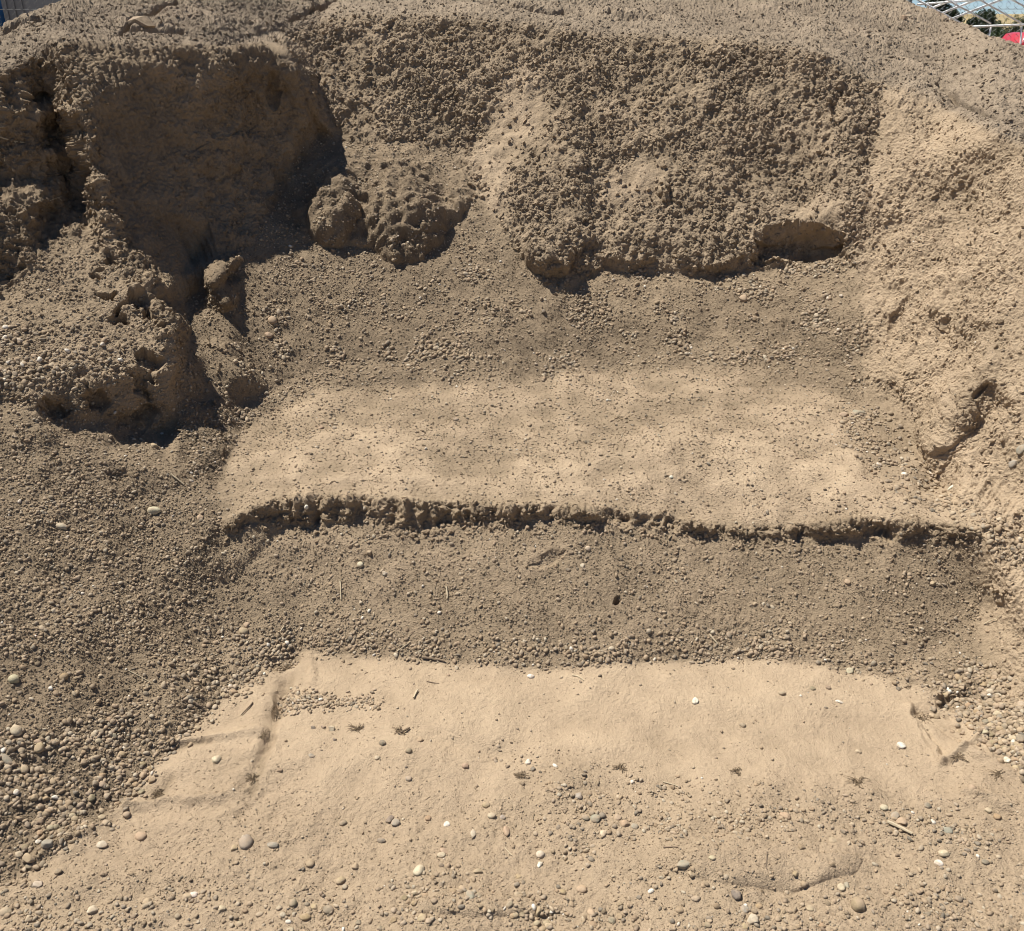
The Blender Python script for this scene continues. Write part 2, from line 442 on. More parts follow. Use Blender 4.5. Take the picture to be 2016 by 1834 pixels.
for (x1, y1, x2, y2, w) in [(578, 1288, 545, 1310, 12), (575, 1330, 545, 1400, 10), (545, 1400, 530, 1450, 10), (530, 1450, 500, 1560, 9), (330, 1478, 420, 1462, 6), (300, 1560, 330, 1530, 12)]:
    dx, dy = x2 - x1, y2 - y1
    tt = np.clip(((QX - x1) * dx + (QY - y1) * dy) / (dx * dx + dy * dy), 0, 1)
    ruts = np.maximum(ruts, np.exp(-(np.hypot(QX - x1 - tt * dx, QY - y1 - tt * dy) / w) ** 2))
for (x2, y2) in [(1880, 1415), (1900, 1440), (1890, 1462), (1860, 1482), (1835, 1478)]:
    dx, dy = x2 - 1792, y2 - 1392
    tt = ((QX - 1792) * dx + (QY - 1392) * dy) / (dx * dx + dy * dy)
    dd = np.hypot(QX - 1792 - np.clip(tt, .15, 1) * dx, QY - 1392 - np.clip(tt, .15, 1) * dy)
    D -= .008 * np.exp(-(dd / 5.0) ** 2)
D -= ruts * .008
# drying cracks in the crust
def crack(pts, w, depth):
    global D
    best = np.full(PX.shape, 1e9)
    for (x1, y1), (x2, y2) in zip(pts[:-1], pts[1:]):
        dx, dy = x2 - x1, y2 - y1
        tt = np.clip(((PX + wob * .6 - x1) * dx + (PY + wob2 * .35 - y1) * dy) / (dx * dx + dy * dy), 0, 1)
        best = np.minimum(best, np.hypot(PX + wob * .6 - x1 - tt * dx, (PY + wob2 * .35 - y1 - tt * dy)))
    D -= depth * np.exp(-(best / w) ** 2)
crack([(5, 66), (40, 48), (90, 40)], 4, .05)
crack([(240, 72), (262, 44), (300, 26), (350, 6)], 4, .05)
crack([(250, 66), (330, 68), (360, 66)], 4, .04)
crack([(575, 36), (620, 18), (680, -10)], 3.5, .05)
crack([(980, 8), (1034, 14), (1078, 25), (1110, 24)], 3.5, .05)
crack([(1200, 30), (1240, 36), (1300, 36)], 3, .035)
crack([(860, -4), (930, 12), (960, 10)], 3, .03)
crack([(1850, 172), (1900, 205), (1990, 240), (2030, 250)], 4, .045)

# roughness of each zone ---------------------------------------------------------------
n25, n08, n03, n012 = gn(P, .27, 1), gn(P, .085, 2), gn(P, .032, 3), gn(P, .013, 4)
billA, billB, billC = np.abs(gn(P, .075, 5)), np.abs(gn(P, .036, 6)), np.abs(gn(P, .018, 7))
patch = gn(P, .30, 8) + .5 * gn(P, .12, 9)                # where the surface is smooth or knobbly
big = gn(P, .6, 10)
D += big * .02 * (1 - mGRD * .6)
smooth_face = poly_mask([(985, 170), (1040, 120), (1075, 160), (1060, 250), (1000, 330), (985, 460), (945, 400), (930, 330)], 8) + poly_mask([(1175, 370), (1220, 318), (1295, 325), (1310, 390), (1200, 400)], 8) + \
    poly_mask([(1490, 420), (1600, 380), (1660, 400), (1640, 430), (1580, 425)], 10) * .5
kn = np.clip(.45 + .55 * sstep(-.5, .5, patch + .15) - .65 * np.clip(smooth_face, 0, 1), .15, 1)
rgA, rgB, rgC = 1 - np.abs(gn(P, .050, 11)) * 2, 1 - np.abs(gn(P, .024, 12)) * 2, 1 - np.abs(gn(P, .013, 13)) * 2
fv = gn(P * np.array([1, 1, .28]), .03, 14)      # fine fluting down the face
D += mFACE * (kn * (rgA * .004 + rgB * .004 + rgC * .003 + n012 * .005 + n03 * .006 + fv * .011) + n25 * .03 + n08 * .014 + fv * .003)
D += mCRUST * (rgA * .004 + rgB * .004 + rgC * .003 + n012 * .004 + n03 * .006 + n08 * .008 + n25 * .03)
mRIDGE = poly_mask([(100, 85), (135, 80), (165, 190), (200, 330), (250, 470), (330, 600), (352, 700), (330, 690), (290, 640), (225, 520), (180, 470), (172, 380), (150, 280), (120, 180)], 4)
# scraped walls: streaks down the dip
def streak(dirx, diry, w, l, seed):
    s = PX * (-diry) + PY * dirx
    q = PX * dirx + PY * diry
    return gn(np.stack([s / w, q / l, np.zeros_like(s)], -1), 1.0, seed)
sw = streak(.35, .94, 14, 150, 20) + .6 * streak(.35, .94, 6, 60, 21)
wr = sstep(330, 400, PX + (PY - 300) * -.3)
D += mWALL * (sw * .010 + n08 * (.014 + .010 * wr) + billB * .010 * sstep(0, .4, patch) + billC * .007 + n012 * .004 + wr * (n03 * .008 + rgB * .004 + rgA * .003))
D += mHOL * (sw * .004 + n25 * .04 + n08 * .025 + rgA * .012 + rgB * .009 + n03 * .012 + n012 * .005)
D += mRIDGE * (n08 * .030 + rgA * .008 + rgB * .005 + n03 * .010 + n012 * .004)
D += mBUTT * (n08 * .010 + rgB * .003 * sstep(-.2, .4, patch) + rgC * .002 + n03 * .004 + n012 * .003 + n25 * .02)
sr = streak(-.55, .84, 12, 110, 22) + .7 * streak(-.55, .84, 6, 40, 23)
D += mRW * (sr * .006 * sstep(-.5, .4, patch) + n08 * .014 + n25 * .02 + rgA * .003 * sstep(-.2, .5, patch) + rgB * .003 * sstep(-.4, .3, patch) + rgC * .003 + n012 * .004 + n03 * .006)
D += mTAL * (n25 * .012 + n08 * .009 + n03 * .003 + billC * .002 + n012 * .0015)
D += mLS * (n25 * .02 + n08 * .010 + n03 * .003 + billC * .002 + n012 * .0015)
D += mBANK * (n25 * .008 + n08 * .006 + n03 * .002 + billC * .001 + n012 * .0012 + np.abs(streak(.1, .99, 10, 60, 24)) * .002)
D += mSCARP * (streak(.10, .99, 46, 260, 26) * .048 + np.abs(streak(-.05, .99, 24, 90, 25)) * .022 + rgA * .008 + rgB * .006 + n03 * .014 + n012 * .007 - .006)
D += mBENCH * (n25 * .020 + n08 * .008 + n03 * .002 + n012 * .0012)
D += mGRD * (n25 * .016 + n08 * .006 + n03 * .0016 + n012 * .0009)
rough_ground = sstep(1480, 1600, PY + n25 * 120) * mGRD
D += rough_ground * (n03 * .002 + n08 * .005 + billC * .001 + n012 * .001)
P = P + N * D[..., None]
NF = normals(P)

# ------------------------------------------------------------------ soil tone: 1 = palest, 0 = darkest; pale fines on sand, gravelly soil on talus
tone = .42 * np.ones(PX.shape)
softB = blur(np.roll(mBENCH, 0, 0), 22)
front = sstep(840, 960, PY + n25 * 110 + n08 * 40)
tone += mGRD * .36 + softB * (.16 + .17 * front + n25 * .12 + n08 * .15) + mRW * .25 + np.clip(smooth_face, 0, 1) * .3 * mFACE - mTAL * .20 - mLS * .12 - mSCARP * .12 - mBANK * .02 - mCRUST * .06 - mWALL * .14 - mHOL * .14  # right wall and smooth face patches paler; left wall, hollow and lip darker
tone -= rough_ground * (.17 + n25 * .25 + n08 * .15)
tal_dust = sstep(.0, 30, PY - np.where(PX < 1000, L5(PX), L5(PX))) * 0
dusty = poly_mask([(1100, 585), (1190, 520), (1400, 546), (1650, 500), (1700, 540), (1690, 600), (1400, 590), (1250, 610)], 8) + poly_mask([(700, 290), (800, 279), (890, 300), (915, 350), (880, 370), (700, 330)], 6)
tone += dusty * .12 + (n25 * .18 + n08 * .16 + n03 * .06)
tone = np.clip(tone, 0, 1)
tone = np.clip(tone - ruts * .30, 0, 1)
grey = np.clip(mCRUST * .75 + mFACE * .25 * kn, 0, 1)

# ------------------------------------------------------------------ materials
def new_mat(name):
    m = bpy.data.materials.new(name)
    m.use_nodes = True
    nt = m.node_tree
    return m, nt, nt.nodes['Principled BSDF']


def nd(nt, typ, **kw):
    n = nt.nodes.new(typ)
    for k, v in kw.items():
        setattr(n, k, v)
    return n


def ramp(nt, stops, src):
    r = nd(nt, 'ShaderNodeValToRGB')
    e = r.color_ramp.elements
    while len(e) < len(stops):
        e.new(.5)
    for el, (p, c) in zip(e, stops):
        el.position = p
        el.color = (*c, 1)
    nt.links.new(src, r.inputs[0])
    return r.outputs[0]


def noise(nt, scale, detail=4, rough=.6, co=None):
    n = nd(nt, 'ShaderNodeTexNoise')
    n.inputs['Scale'].default_value = scale
    n.inputs['Detail'].default_value = detail
    n.inputs['Roughness'].default_value = rough
    if co is not None:
        nt.links.new(co, n.inputs['Vector'])
    return n.outputs['Fac']


def math_n(nt, op, a, b=None, c=None):
    n = nd(nt, 'ShaderNodeMath', operation=op)
    for i, v in enumerate((a, b, c)):
        if v is None:
            continue
        if isinstance(v, (int, float)):
            n.inputs[i].default_value = v
        else:
            nt.links.new(v, n.inputs[i])
    return n.outputs[0]


def mul_col(nt, col, fac_out, lo, hi):
    mr = nd(nt, 'ShaderNodeMapRange')
    mr.inputs['From Min'].default_value = .25; mr.inputs['From Max'].default_value = .75
    mr.inputs['To Min'].default_value = lo; mr.inputs['To Max'].default_value = hi
    nt.links.new(fac_out, mr.inputs['Value'])
    v = nd(nt, 'ShaderNodeVectorMath', operation='SCALE')
    nt.links.new(col, v.inputs[0]); nt.links.new(mr.outputs[0], v.inputs['Scale'])
    return v.outputs[0]


SOIL = [(0.0, (.175, .132, .088)), (.40, (.292, .222, .146)), (.72, (.400, .304, .204)), (1.0, (.480, .368, .248))]


def dirt_material():
    m, nt, b = new_mat('dry_dirt')
    co = nd(nt, 'ShaderNodeNewGeometry').outputs['Position']
    at = nd(nt, 'ShaderNodeAttribute', attribute_name='tone').outputs['Fac']
    n1 = noise(nt, 90, 5, .7, co)
    s = math_n(nt, 'ADD', at, math_n(nt, 'MULTIPLY', math_n(nt, 'SUBTRACT', n1, .5), .55))
    col = ramp(nt, SOIL, s)
    col = mul_col(nt, col, noise(nt, 420, 3, .6, co), .84, 1.14)
    hs = nd(nt, 'ShaderNodeHueSaturation')
    nt.links.new(math_n(nt, 'SUBTRACT', 1.0, math_n(nt, 'MULTIPLY', nd(nt, 'ShaderNodeAttribute', attribute_name='grey').outputs['Fac'], .16)), hs.inputs['Saturation'])
    nt.links.new(col, hs.inputs['Color'])
    nt.links.new(hs.outputs[0], b.inputs['Base Color'])
    b.inputs['Roughness'].default_value = .97
    b.inputs['Specular IOR Level'].default_value = .12
    h = math_n(nt, 'ADD', math_n(nt, 'MULTIPLY', noise(nt, 230, 4, .65, co), .7), math_n(nt, 'ADD', math_n(nt, 'MULTIPLY', noise(nt, 620, 2, .6, co), .35), math_n(nt, 'MULTIPLY', noise(nt, 85, 4, .7, co), 1.3)))
    bp = nd(nt, 'ShaderNodeBump')
    bp.inputs['Strength'].default_value = .8
    bp.inputs['Distance'].default_value = .008
    nt.links.new(h, bp.inputs['Height'])
    nt.links.new(bp.outputs[0], b.inputs['Normal'])
    return m


DIRT = dirt_material()


def stone_material(name, per_object):
    m, nt, b = new_mat(name)
    co = nd(nt, 'ShaderNodeNewGeometry').outputs['Position']
    if per_object:
        col = nd(nt, 'ShaderNodeObjectInfo').outputs['Color']
    else:
        col = nd(nt, 'ShaderNodeAttribute', attribute_name='tint').outputs['Color']
    col = mul_col(nt, col, noise(nt, 130, 4, .65, co), .78, 1.2)
    dust = noise(nt, 60, 4, .6, co)
    mr = nd(nt, 'ShaderNodeMapRange')
    mr.inputs['From Min'].default_value = .42; mr.inputs['From Max'].default_value = .66
    mr.inputs['To Max'].default_value = .8
    nt.links.new(dust, mr.inputs['Value'])
    mx = nd(nt, 'ShaderNodeMix', data_type='RGBA')
    nt.links.new(mr.outputs[0], mx.inputs[0]); nt.links.new(col, mx.inputs[6])
    mx.inputs[7].default_value = (.36, .27, .185, 1)
    nt.links.new(mx.outputs[2], b.inputs['Base Color'])
    b.inputs['Roughness'].default_value = .88
    b.inputs['Specular IOR Level'].default_value = .2
    bp = nd(nt, 'ShaderNodeBump')
    bp.inputs['Strength'].default_value = .5; bp.inputs['Distance'].default_value = .002
    nt.links.new(noise(nt, 500, 3, .6, co), bp.inputs['Height'])
    nt.links.new(bp.outputs[0], b.inputs['Normal'])
    return m


STONE = stone_material('dusty_stone', True)
GRAVEL = stone_material('dusty_gravel', False)


def plain(name, col, rough=.6, metal=0.0, var=.15, scale=8, spec=.4):
    m, nt, b = new_mat(name)
    co = nd(nt, 'ShaderNodeNewGeometry').outputs['Position']
    rgb = nd(nt, 'ShaderNodeRGB'); rgb.outputs[0].default_value = (*col, 1)
    nt.links.new(mul_col(nt, rgb.outputs[0], noise(nt, scale, 4, .6, co), 1 - var, 1 + var), b.inputs['Base Color'])
    b.inputs['Roughness'].default_value = rough; b.inputs['Metallic'].default_value = metal
    b.inputs['Specular IOR Level'].default_value = spec
    return m


# ------------------------------------------------------------------ object helpers
def fast_mesh(name, verts, quads=None, tris=None, smooth=True):
    me = bpy.data.meshes.new(name)
    nq = 0 if quads is None else len(quads)
    ntr = 0 if tris is None else len(tris)
    me.vertices.add(len(verts))
    me.vertices.foreach_set('co', np.ascontiguousarray(verts, np.float32).ravel())
    idx = np.concatenate([np.asarray(quads, np.int32).ravel() if nq else np.zeros(0, np.int32), np.asarray(tris, np.int32).ravel() if ntr else np.zeros(0, np.int32)])
    me.loops.add(len(idx)); me.loops.foreach_set('vertex_index', idx)
    me.polygons.add(nq + ntr)
    starts = np.concatenate([np.arange(nq) * 4, nq * 4 + np.arange(ntr) * 3]).astype(np.int32)
    me.polygons.foreach_set('loop_start', starts)
    me.update(calc_edges=True)
    me.polygons.foreach_set('use_smooth', np.full(nq + ntr, smooth, bool))
    return me


def link(name, me, mat=None, parent=None):
    o = bpy.data.objects.new(name, me)
    if mat is not None:
        me.materials.append(mat)
    COL.objects.link(o)
    if parent is not None:
        o.parent = parent
    return o


def tag(o, label=None, cat=None, group=None, kind=None):
    if label: o['label'] = label
    if cat: o['category'] = cat
    if group: o['group'] = group
    if kind: o['kind'] = kind
    return o


def empty(name, loc, rz=0.0):
    o = bpy.data.objects.new(name, None)
    COL.objects.link(o)
    o.location = loc; o.rotation_euler = (0, 0, rz)
    o.empty_display_size = .2
    return o


# ------------------------------------------------------------------ the ground and the dirt mound
K = 26                                   # rings that carry the sheet on outside the picture


def pad(P, T, axis, end, vec, dist):
    e = np.take(P, [-1 if end else 0], axis=axis)
    te = np.take(T, [-1 if end else 0], axis=axis)
    s = np.linspace(0, 1, K + 1)[1:]
    shp = [1, 1, 1]; shp[axis] = K
    s3 = (s if end else s[::-1]).reshape(shp)
    new = np.repeat(e, K, axis=axis)
    new = new + np.array(vec) * dist * s3
    fall = 1 - (s3[..., 0] ** 2) * (3 - 2 * s3[..., 0])
    new[..., 2] = (np.repeat(e, K, axis=axis)[..., 2]) * fall - .06 * (1 - fall)
    nz = gn(new, .25, 31) * .03 + gn(new, .08, 32) * .012
    new[..., 2] += nz * np.sin(np.pi * np.clip(s3[..., 0], 0, 1))
    tn = np.repeat(te, K, axis=axis)
    return (np.concatenate([P, new], axis) if end else np.concatenate([new, P], axis)), (np.concatenate([T, tn], axis) if end else np.concatenate([tn, T], axis))


part = np.full(PX.shape, 8, np.int8)     # 8 = gravel slope at the left
def setp(poly, k):
    part[poly_mask(poly, 0) > .5] = k
part[(PY < L1(PX)) & (PY > L2(PX)) & (PX > 440) & (PX < 1935)] = 1
part[(PY <= L2(PX)) & (PY > LB(PX) - 200) & (PX > 440) & (PX < 1935)] = 3
setp(TALUS, 4); setp(FACE, 5); setp(RWALL, 7); setp(WALL, 6); setp(HOLLOW, 6); setp(BUTT, 9)
part[(PY <= L2(PX) + 2) & (PY > L3(PX) - 1) & inb] = 2
part[PY < rimtop(PX)] = 10
part[(part == 8) & (PX > 1200)] = 7
part[(part == 8) & (PY < 780)] = 4
part[PY >= L1(PX)] = 0

tone_e = np.stack([tone, grey], -1)
Pe, Te = pad(P, tone_e, 1, False, (-1, -.1, 0), 3.0)
Pe, Te = pad(Pe, Te, 1, True, (1, -.1, 0), 3.0)
Pe, Te = pad(Pe, Te, 0, False, (0, -1, 0), 3.0)
Pe, Te = pad(Pe, Te, 0, True, (0, 1, 0), 3.2)
parte = np.pad(part, K, mode='edge')
NE = normals(Pe)
ny, nx = parte.shape
vid = np.arange(ny * nx).reshape(ny, nx)
quads = np.stack([vid[:-1, :-1], vid[:-1, 1:], vid[1:, 1:], vid[1:, :-1]], -1).reshape(-1, 4)
qpart = parte[:-1, :-1].ravel()
PV = Pe.reshape(-1, 3); TV = Te.reshape(-1, 2); NV = NE.reshape(-1, 3)
mound = empty('dirt_mound', (0, 3.2, 0))
tag(mound, 'tan gravelly dirt mound with a steep freshly dug face and sandy bench', 'dirt mound')
names = {1: ('bank_slope', 'sloping pebbly bank below the crumbling lip'), 2: ('crumbling_lip', 'dark broken vertical edge of the bench'), 3: ('sand_bench', 'pale level bench of dry sand'),
         4: ('talus_slope', 'loose fallen gravel at the foot of the face'), 5: ('dug_face', 'steep knobbly freshly dug face'), 6: ('side_wall', 'steep side wall in shadow'), 7: ('side_wall', 'sunlit tan side wall'),
         8: ('gravel_slope', 'brown gravel slope'), 9: ('buttress', 'sunlit wedge of soil between the shaded hollows'), 10: ('crust', 'weathered cracked top')}
for k in range(11):
    q = quads[qpart == k]
    if not len(q):
        continue
    used, invx = np.unique(q, return_inverse=True)
    q = invx.reshape(-1, 4)
    v = PV[used]; nv = NV[used]; tv_ = TV[used]
    if k == 0:      # the yard far around belongs to the same ground sheet
        b0 = len(v)
        v = np.concatenate([v, [(-900, -300, -.09), (900, -300, -.09), (900, 1500, -.09), (-900, 1500, -.09)]])
        nv = np.concatenate([nv, [(0, 0, 1)] * 4]); tv_ = np.concatenate([tv_, [(.45, 0)] * 4])
        q = np.concatenate([q, [[b0, b0 + 1, b0 + 2, b0 + 3]]])
    nm = 'ground' if k == 0 else names[k][0]
    crisp = k in (2, 5, 6, 7, 9, 10)
    me = fast_mesh(nm, v, quads=q, smooth=not crisp)
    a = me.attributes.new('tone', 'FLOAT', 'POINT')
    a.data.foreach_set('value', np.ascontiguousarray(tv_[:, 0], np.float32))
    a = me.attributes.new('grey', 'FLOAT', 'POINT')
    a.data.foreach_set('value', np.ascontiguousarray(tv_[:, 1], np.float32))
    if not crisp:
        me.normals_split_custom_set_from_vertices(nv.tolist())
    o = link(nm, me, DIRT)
    if k == 0:
        tag(o, kind='structure')
    else:
        o.parent = mound
        o.matrix_parent_inverse = Matrix.Translation((0, -3.2, 0))
        o['label'] = names[k][1]


def surf(px, py):
    """point and normal of the finished surface under sketch pixels (arrays)"""
    px = np.asarray(px, float); py = np.asarray(py, float)
    c = CREST(px)
    j = np.clip(np.rint((YB - py) / (YB - c) * (NY - 1)), 0, NY - 1).astype(int)
    i = np.clip(np.rint((px - X0) / STEP), 0, NX - 1).astype(int)
    return P[j, i], N[j, i], j, i


# ------------------------------------------------------------------ stones and clods
def ico(sub):
    bm = bmesh.new()
    bmesh.ops.create_icosphere(bm, subdivisions=sub, radius=1)
    v = np.array([x.co[:] for x in bm.verts]); f = np.array([[y.index for y in x.verts] for x in bm.faces])
    bm.free()
    return v, f


ICO = {s: ico(s) for s in (1, 2, 3)}


def stone_shape(sub, seed, angular=False):
    r = np.random.default_rng(seed)
    v, f = ICO[sub]
    v = v.copy()
    off = r.uniform(-50, 50, 3)
    n = gn(v + off, 1.3, seed) * (.34 if angular else .20) + gn(v + off, .55, seed + 1) * (.22 if angular else .07)
    v = v * (1 + n)[:, None]
    for _ in range(5 if angular else 3):      # a few planed-off faces
        d = r.normal(size=3); d /= np.linalg.norm(d)
        lim = r.uniform(.55, .8) if angular else r.uniform(.68, .92)
        s = v @ d
        v = v - np.outer(np.clip(s - lim, 0, None) * .85, d)
    return v, f


def clod_shape(seed, npts):
    r = np.random.default_rng(seed)
    d = r.normal(size=(npts, 3)); d /= np.linalg.norm(d, axis=1)[:, None]
    d *= r.uniform(.72, 1.12, npts)[:, None]
    bm = bmesh.new()
    for p in d:
        bm.verts.new(p)
    bmesh.ops.convex_hull(bm, input=bm.verts[:])
    bmesh.ops.triangulate(bm, faces=bm.faces[:])
    for v in [v for v in bm.verts if not v.link_faces]:
        bm.verts.remove(v)
    bm.verts.index_update()
    v = np.array([x.co[:] for x in bm.verts]); f = np.array([[y.index for y in x.verts] for x in bm.faces])
    bm.free()
    return v, f


def random_rot(n, r, flat):
    """rotations whose local z stays near the surface normal"""
    ang = r.uniform(0, 2 * np.pi, n)
    tilt = r.normal(0, flat, n); tdir = r.uniform(0, 2 * np.pi, n)
    ca, sa = np.cos(ang), np.sin(ang)
    Z = np.zeros((n, 3, 3)); Z[:, 0, 0] = ca; Z[:, 0, 1] = -sa; Z[:, 1, 0] = sa; Z[:, 1, 1] = ca; Z[:, 2, 2] = 1
    ax = np.stack([np.cos(tdir), np.sin(tdir), np.zeros(n)], -1)
    c, s = np.cos(tilt), np.sin(tilt)
    Kx = np.zeros((n, 3, 3)); Kx[:, 0, 2] = ax[:, 1]; Kx[:, 2, 0] = -ax[:, 1]; Kx[:, 1, 2] = -ax[:, 0]; Kx[:, 2, 1] = ax[:, 0]
    Rt = np.eye(3) + s[:, None, None] * Kx + (1 - c)[:, None, None] * (Kx @ Kx)
    return Rt @ Z


def frame_of(n):
    t = np.cross(np.broadcast_to([0., 1, 0], n.shape), n)
    t /= np.linalg.norm(t, axis=1)[:, None] + 1e-9
    b = np.cross(n, t)
    return np.stack([t, b, n], -1)


PAL = np.array([(.31, .235, .16), (.28, .218, .15), (.34, .265, .185), (.25, .205, .155), (.21, .18, .145), (.37, .30, .22), (.30, .222, .15), (.40, .345, .27), (.23, .18, .13), (.33, .27, .205)])
PAL *= np.array([1, .985, .92])
STONES = []          # every scattered stone: px, py, size, spec


def scatter(n, box, size_lo, size_hi, mask=None, seed=1, clump=.0, power=2.6):
    """n stones inside box (sketch pixels), sizes (m) with many small and few large"""
    r = np.random.default_rng(seed)
    got = []
    tot = 0
    for _ in range(60):
        m = max(2000, n * 2)
        px = r.uniform(box[0], box[2], m); py = r.uniform(box[1], box[3], m)
        ok = py > CREST(px) + 2
        p, nn, j, i = surf(px, py)
        w = np.ones(m)
        if mask is not None:
            w = mask[j, i].astype(float)
        if clump > 0:
            c = gn(p, .16, seed + 50) + .6 * gn(p, .06, seed + 51)
            w = w * sstep(-.15 + clump * .25, .15 + clump * .45, c) if clump >= 1 else w * (1 - clump + clump * sstep(-.2, .5, c) * 1.6)
        # picture area back to surface area
        w = w * (np.linalg.norm(p - np.array([0, 0, H]), axis=1) / 4.5) ** 1.5
        k = ok & (r.uniform(0, 1, m) < w)
        got.append(np.stack([px[k], py[k]], -1))
        tot += k.sum()
        if tot >= n:
            break
    q = np.concatenate(got)[:n]
    u = r.uniform(0, 1, len(q)) ** power
    return q, size_lo + (size_hi - size_lo) * u


def scatter_mesh(name, sets, mat, angular, flat, embed, seed, tint_fn, tone_attr=False, lim=(.0062, .016)):
    """all stones of the sets as one mesh"""
    r = np.random.default_rng(seed)
    q = np.concatenate([s[0] for s in sets]); sz = np.concatenate([s[1] for s in sets])
    p, nn, j, i = surf(q[:, 0], q[:, 1])
    dist = np.linalg.norm(p - np.array([0, 0, H]), axis=1)
    pix = sz / dist * F * .508                      # diameter in render pixels
    VV, FF, AA = [], [], []
    base = 0
    for lev, sel in ((1, pix < 3.2), (2, (pix >= 3.2) & (pix < 40)), (3, pix >= 40)):
        for kproto in range(8):
            ids = np.where(sel)[0][kproto::8]
            if not len(ids):
                continue
            v, f = clod_shape(100 * lev + kproto + seed * 10, 4 + 5 * lev) if angular else stone_shape(lev, 100 * lev + kproto + seed * 10, kproto % 2 == 1)
            m = len(ids)
            asp = np.stack([r.uniform(.85, 1.35, m), r.uniform(.6, 1.0, m), r.uniform(*flat, m)], -1)
            sc = asp * (sz[ids] * .5)[:, None]
            Rm = frame_of(nn[ids]) @ random_rot(m, r, .35)
            w = (Rm[:, None, :, :] @ (v[None, :, :] * sc[:, None, :])[..., None])[..., 0]
            w = w + (p[ids] + nn[ids] * (sc[:, 2] * r.uniform(*embed, m))[:, None])[:, None, :]
            VV.append(w.reshape(-1, 3))
            FF.append((f[None] + (base + np.arange(m) * len(v))[:, None, None]).reshape(-1, 3))
            base += m * len(v)
            if tone_attr:
                AA.append(np.repeat(np.stack([np.clip(tone[j[ids], i[ids]] + r.normal(0, .10, m), 0, 1), grey[j[ids], i[ids]]], -1), len(v), axis=0))
            else:
                AA.append(np.repeat(tint_fn(r, m), len(v), axis=0))
    V = np.concatenate(VV); Fc = np.concatenate(FF); A = np.concatenate(AA)
    me = fast_mesh(name, V, tris=Fc, smooth=not angular)
    if tone_attr:
        for q_, an in enumerate(('tone', 'grey')):
            a = me.attributes.new(an, 'FLOAT', 'POINT'); a.data.foreach_set('value', np.ascontiguousarray(A[:, q_], np.float32))
    else:
        a = me.attributes.new('tint', 'FLOAT_COLOR', 'POINT')
        a.data.foreach_set('color', np.concatenate([A, np.ones((len(A), 1))], 1).astype(np.float32).ravel())
    return link(name, me, mat)


def tint_gravel(r, m):
    c = PAL[r.integers(0, len(PAL), m)] * r.uniform(.68, 1.08, (m, 1))
    w = r.uniform(0, 1, m) < .012
    c[w] = np.array([.62, .57, .48])
    return c


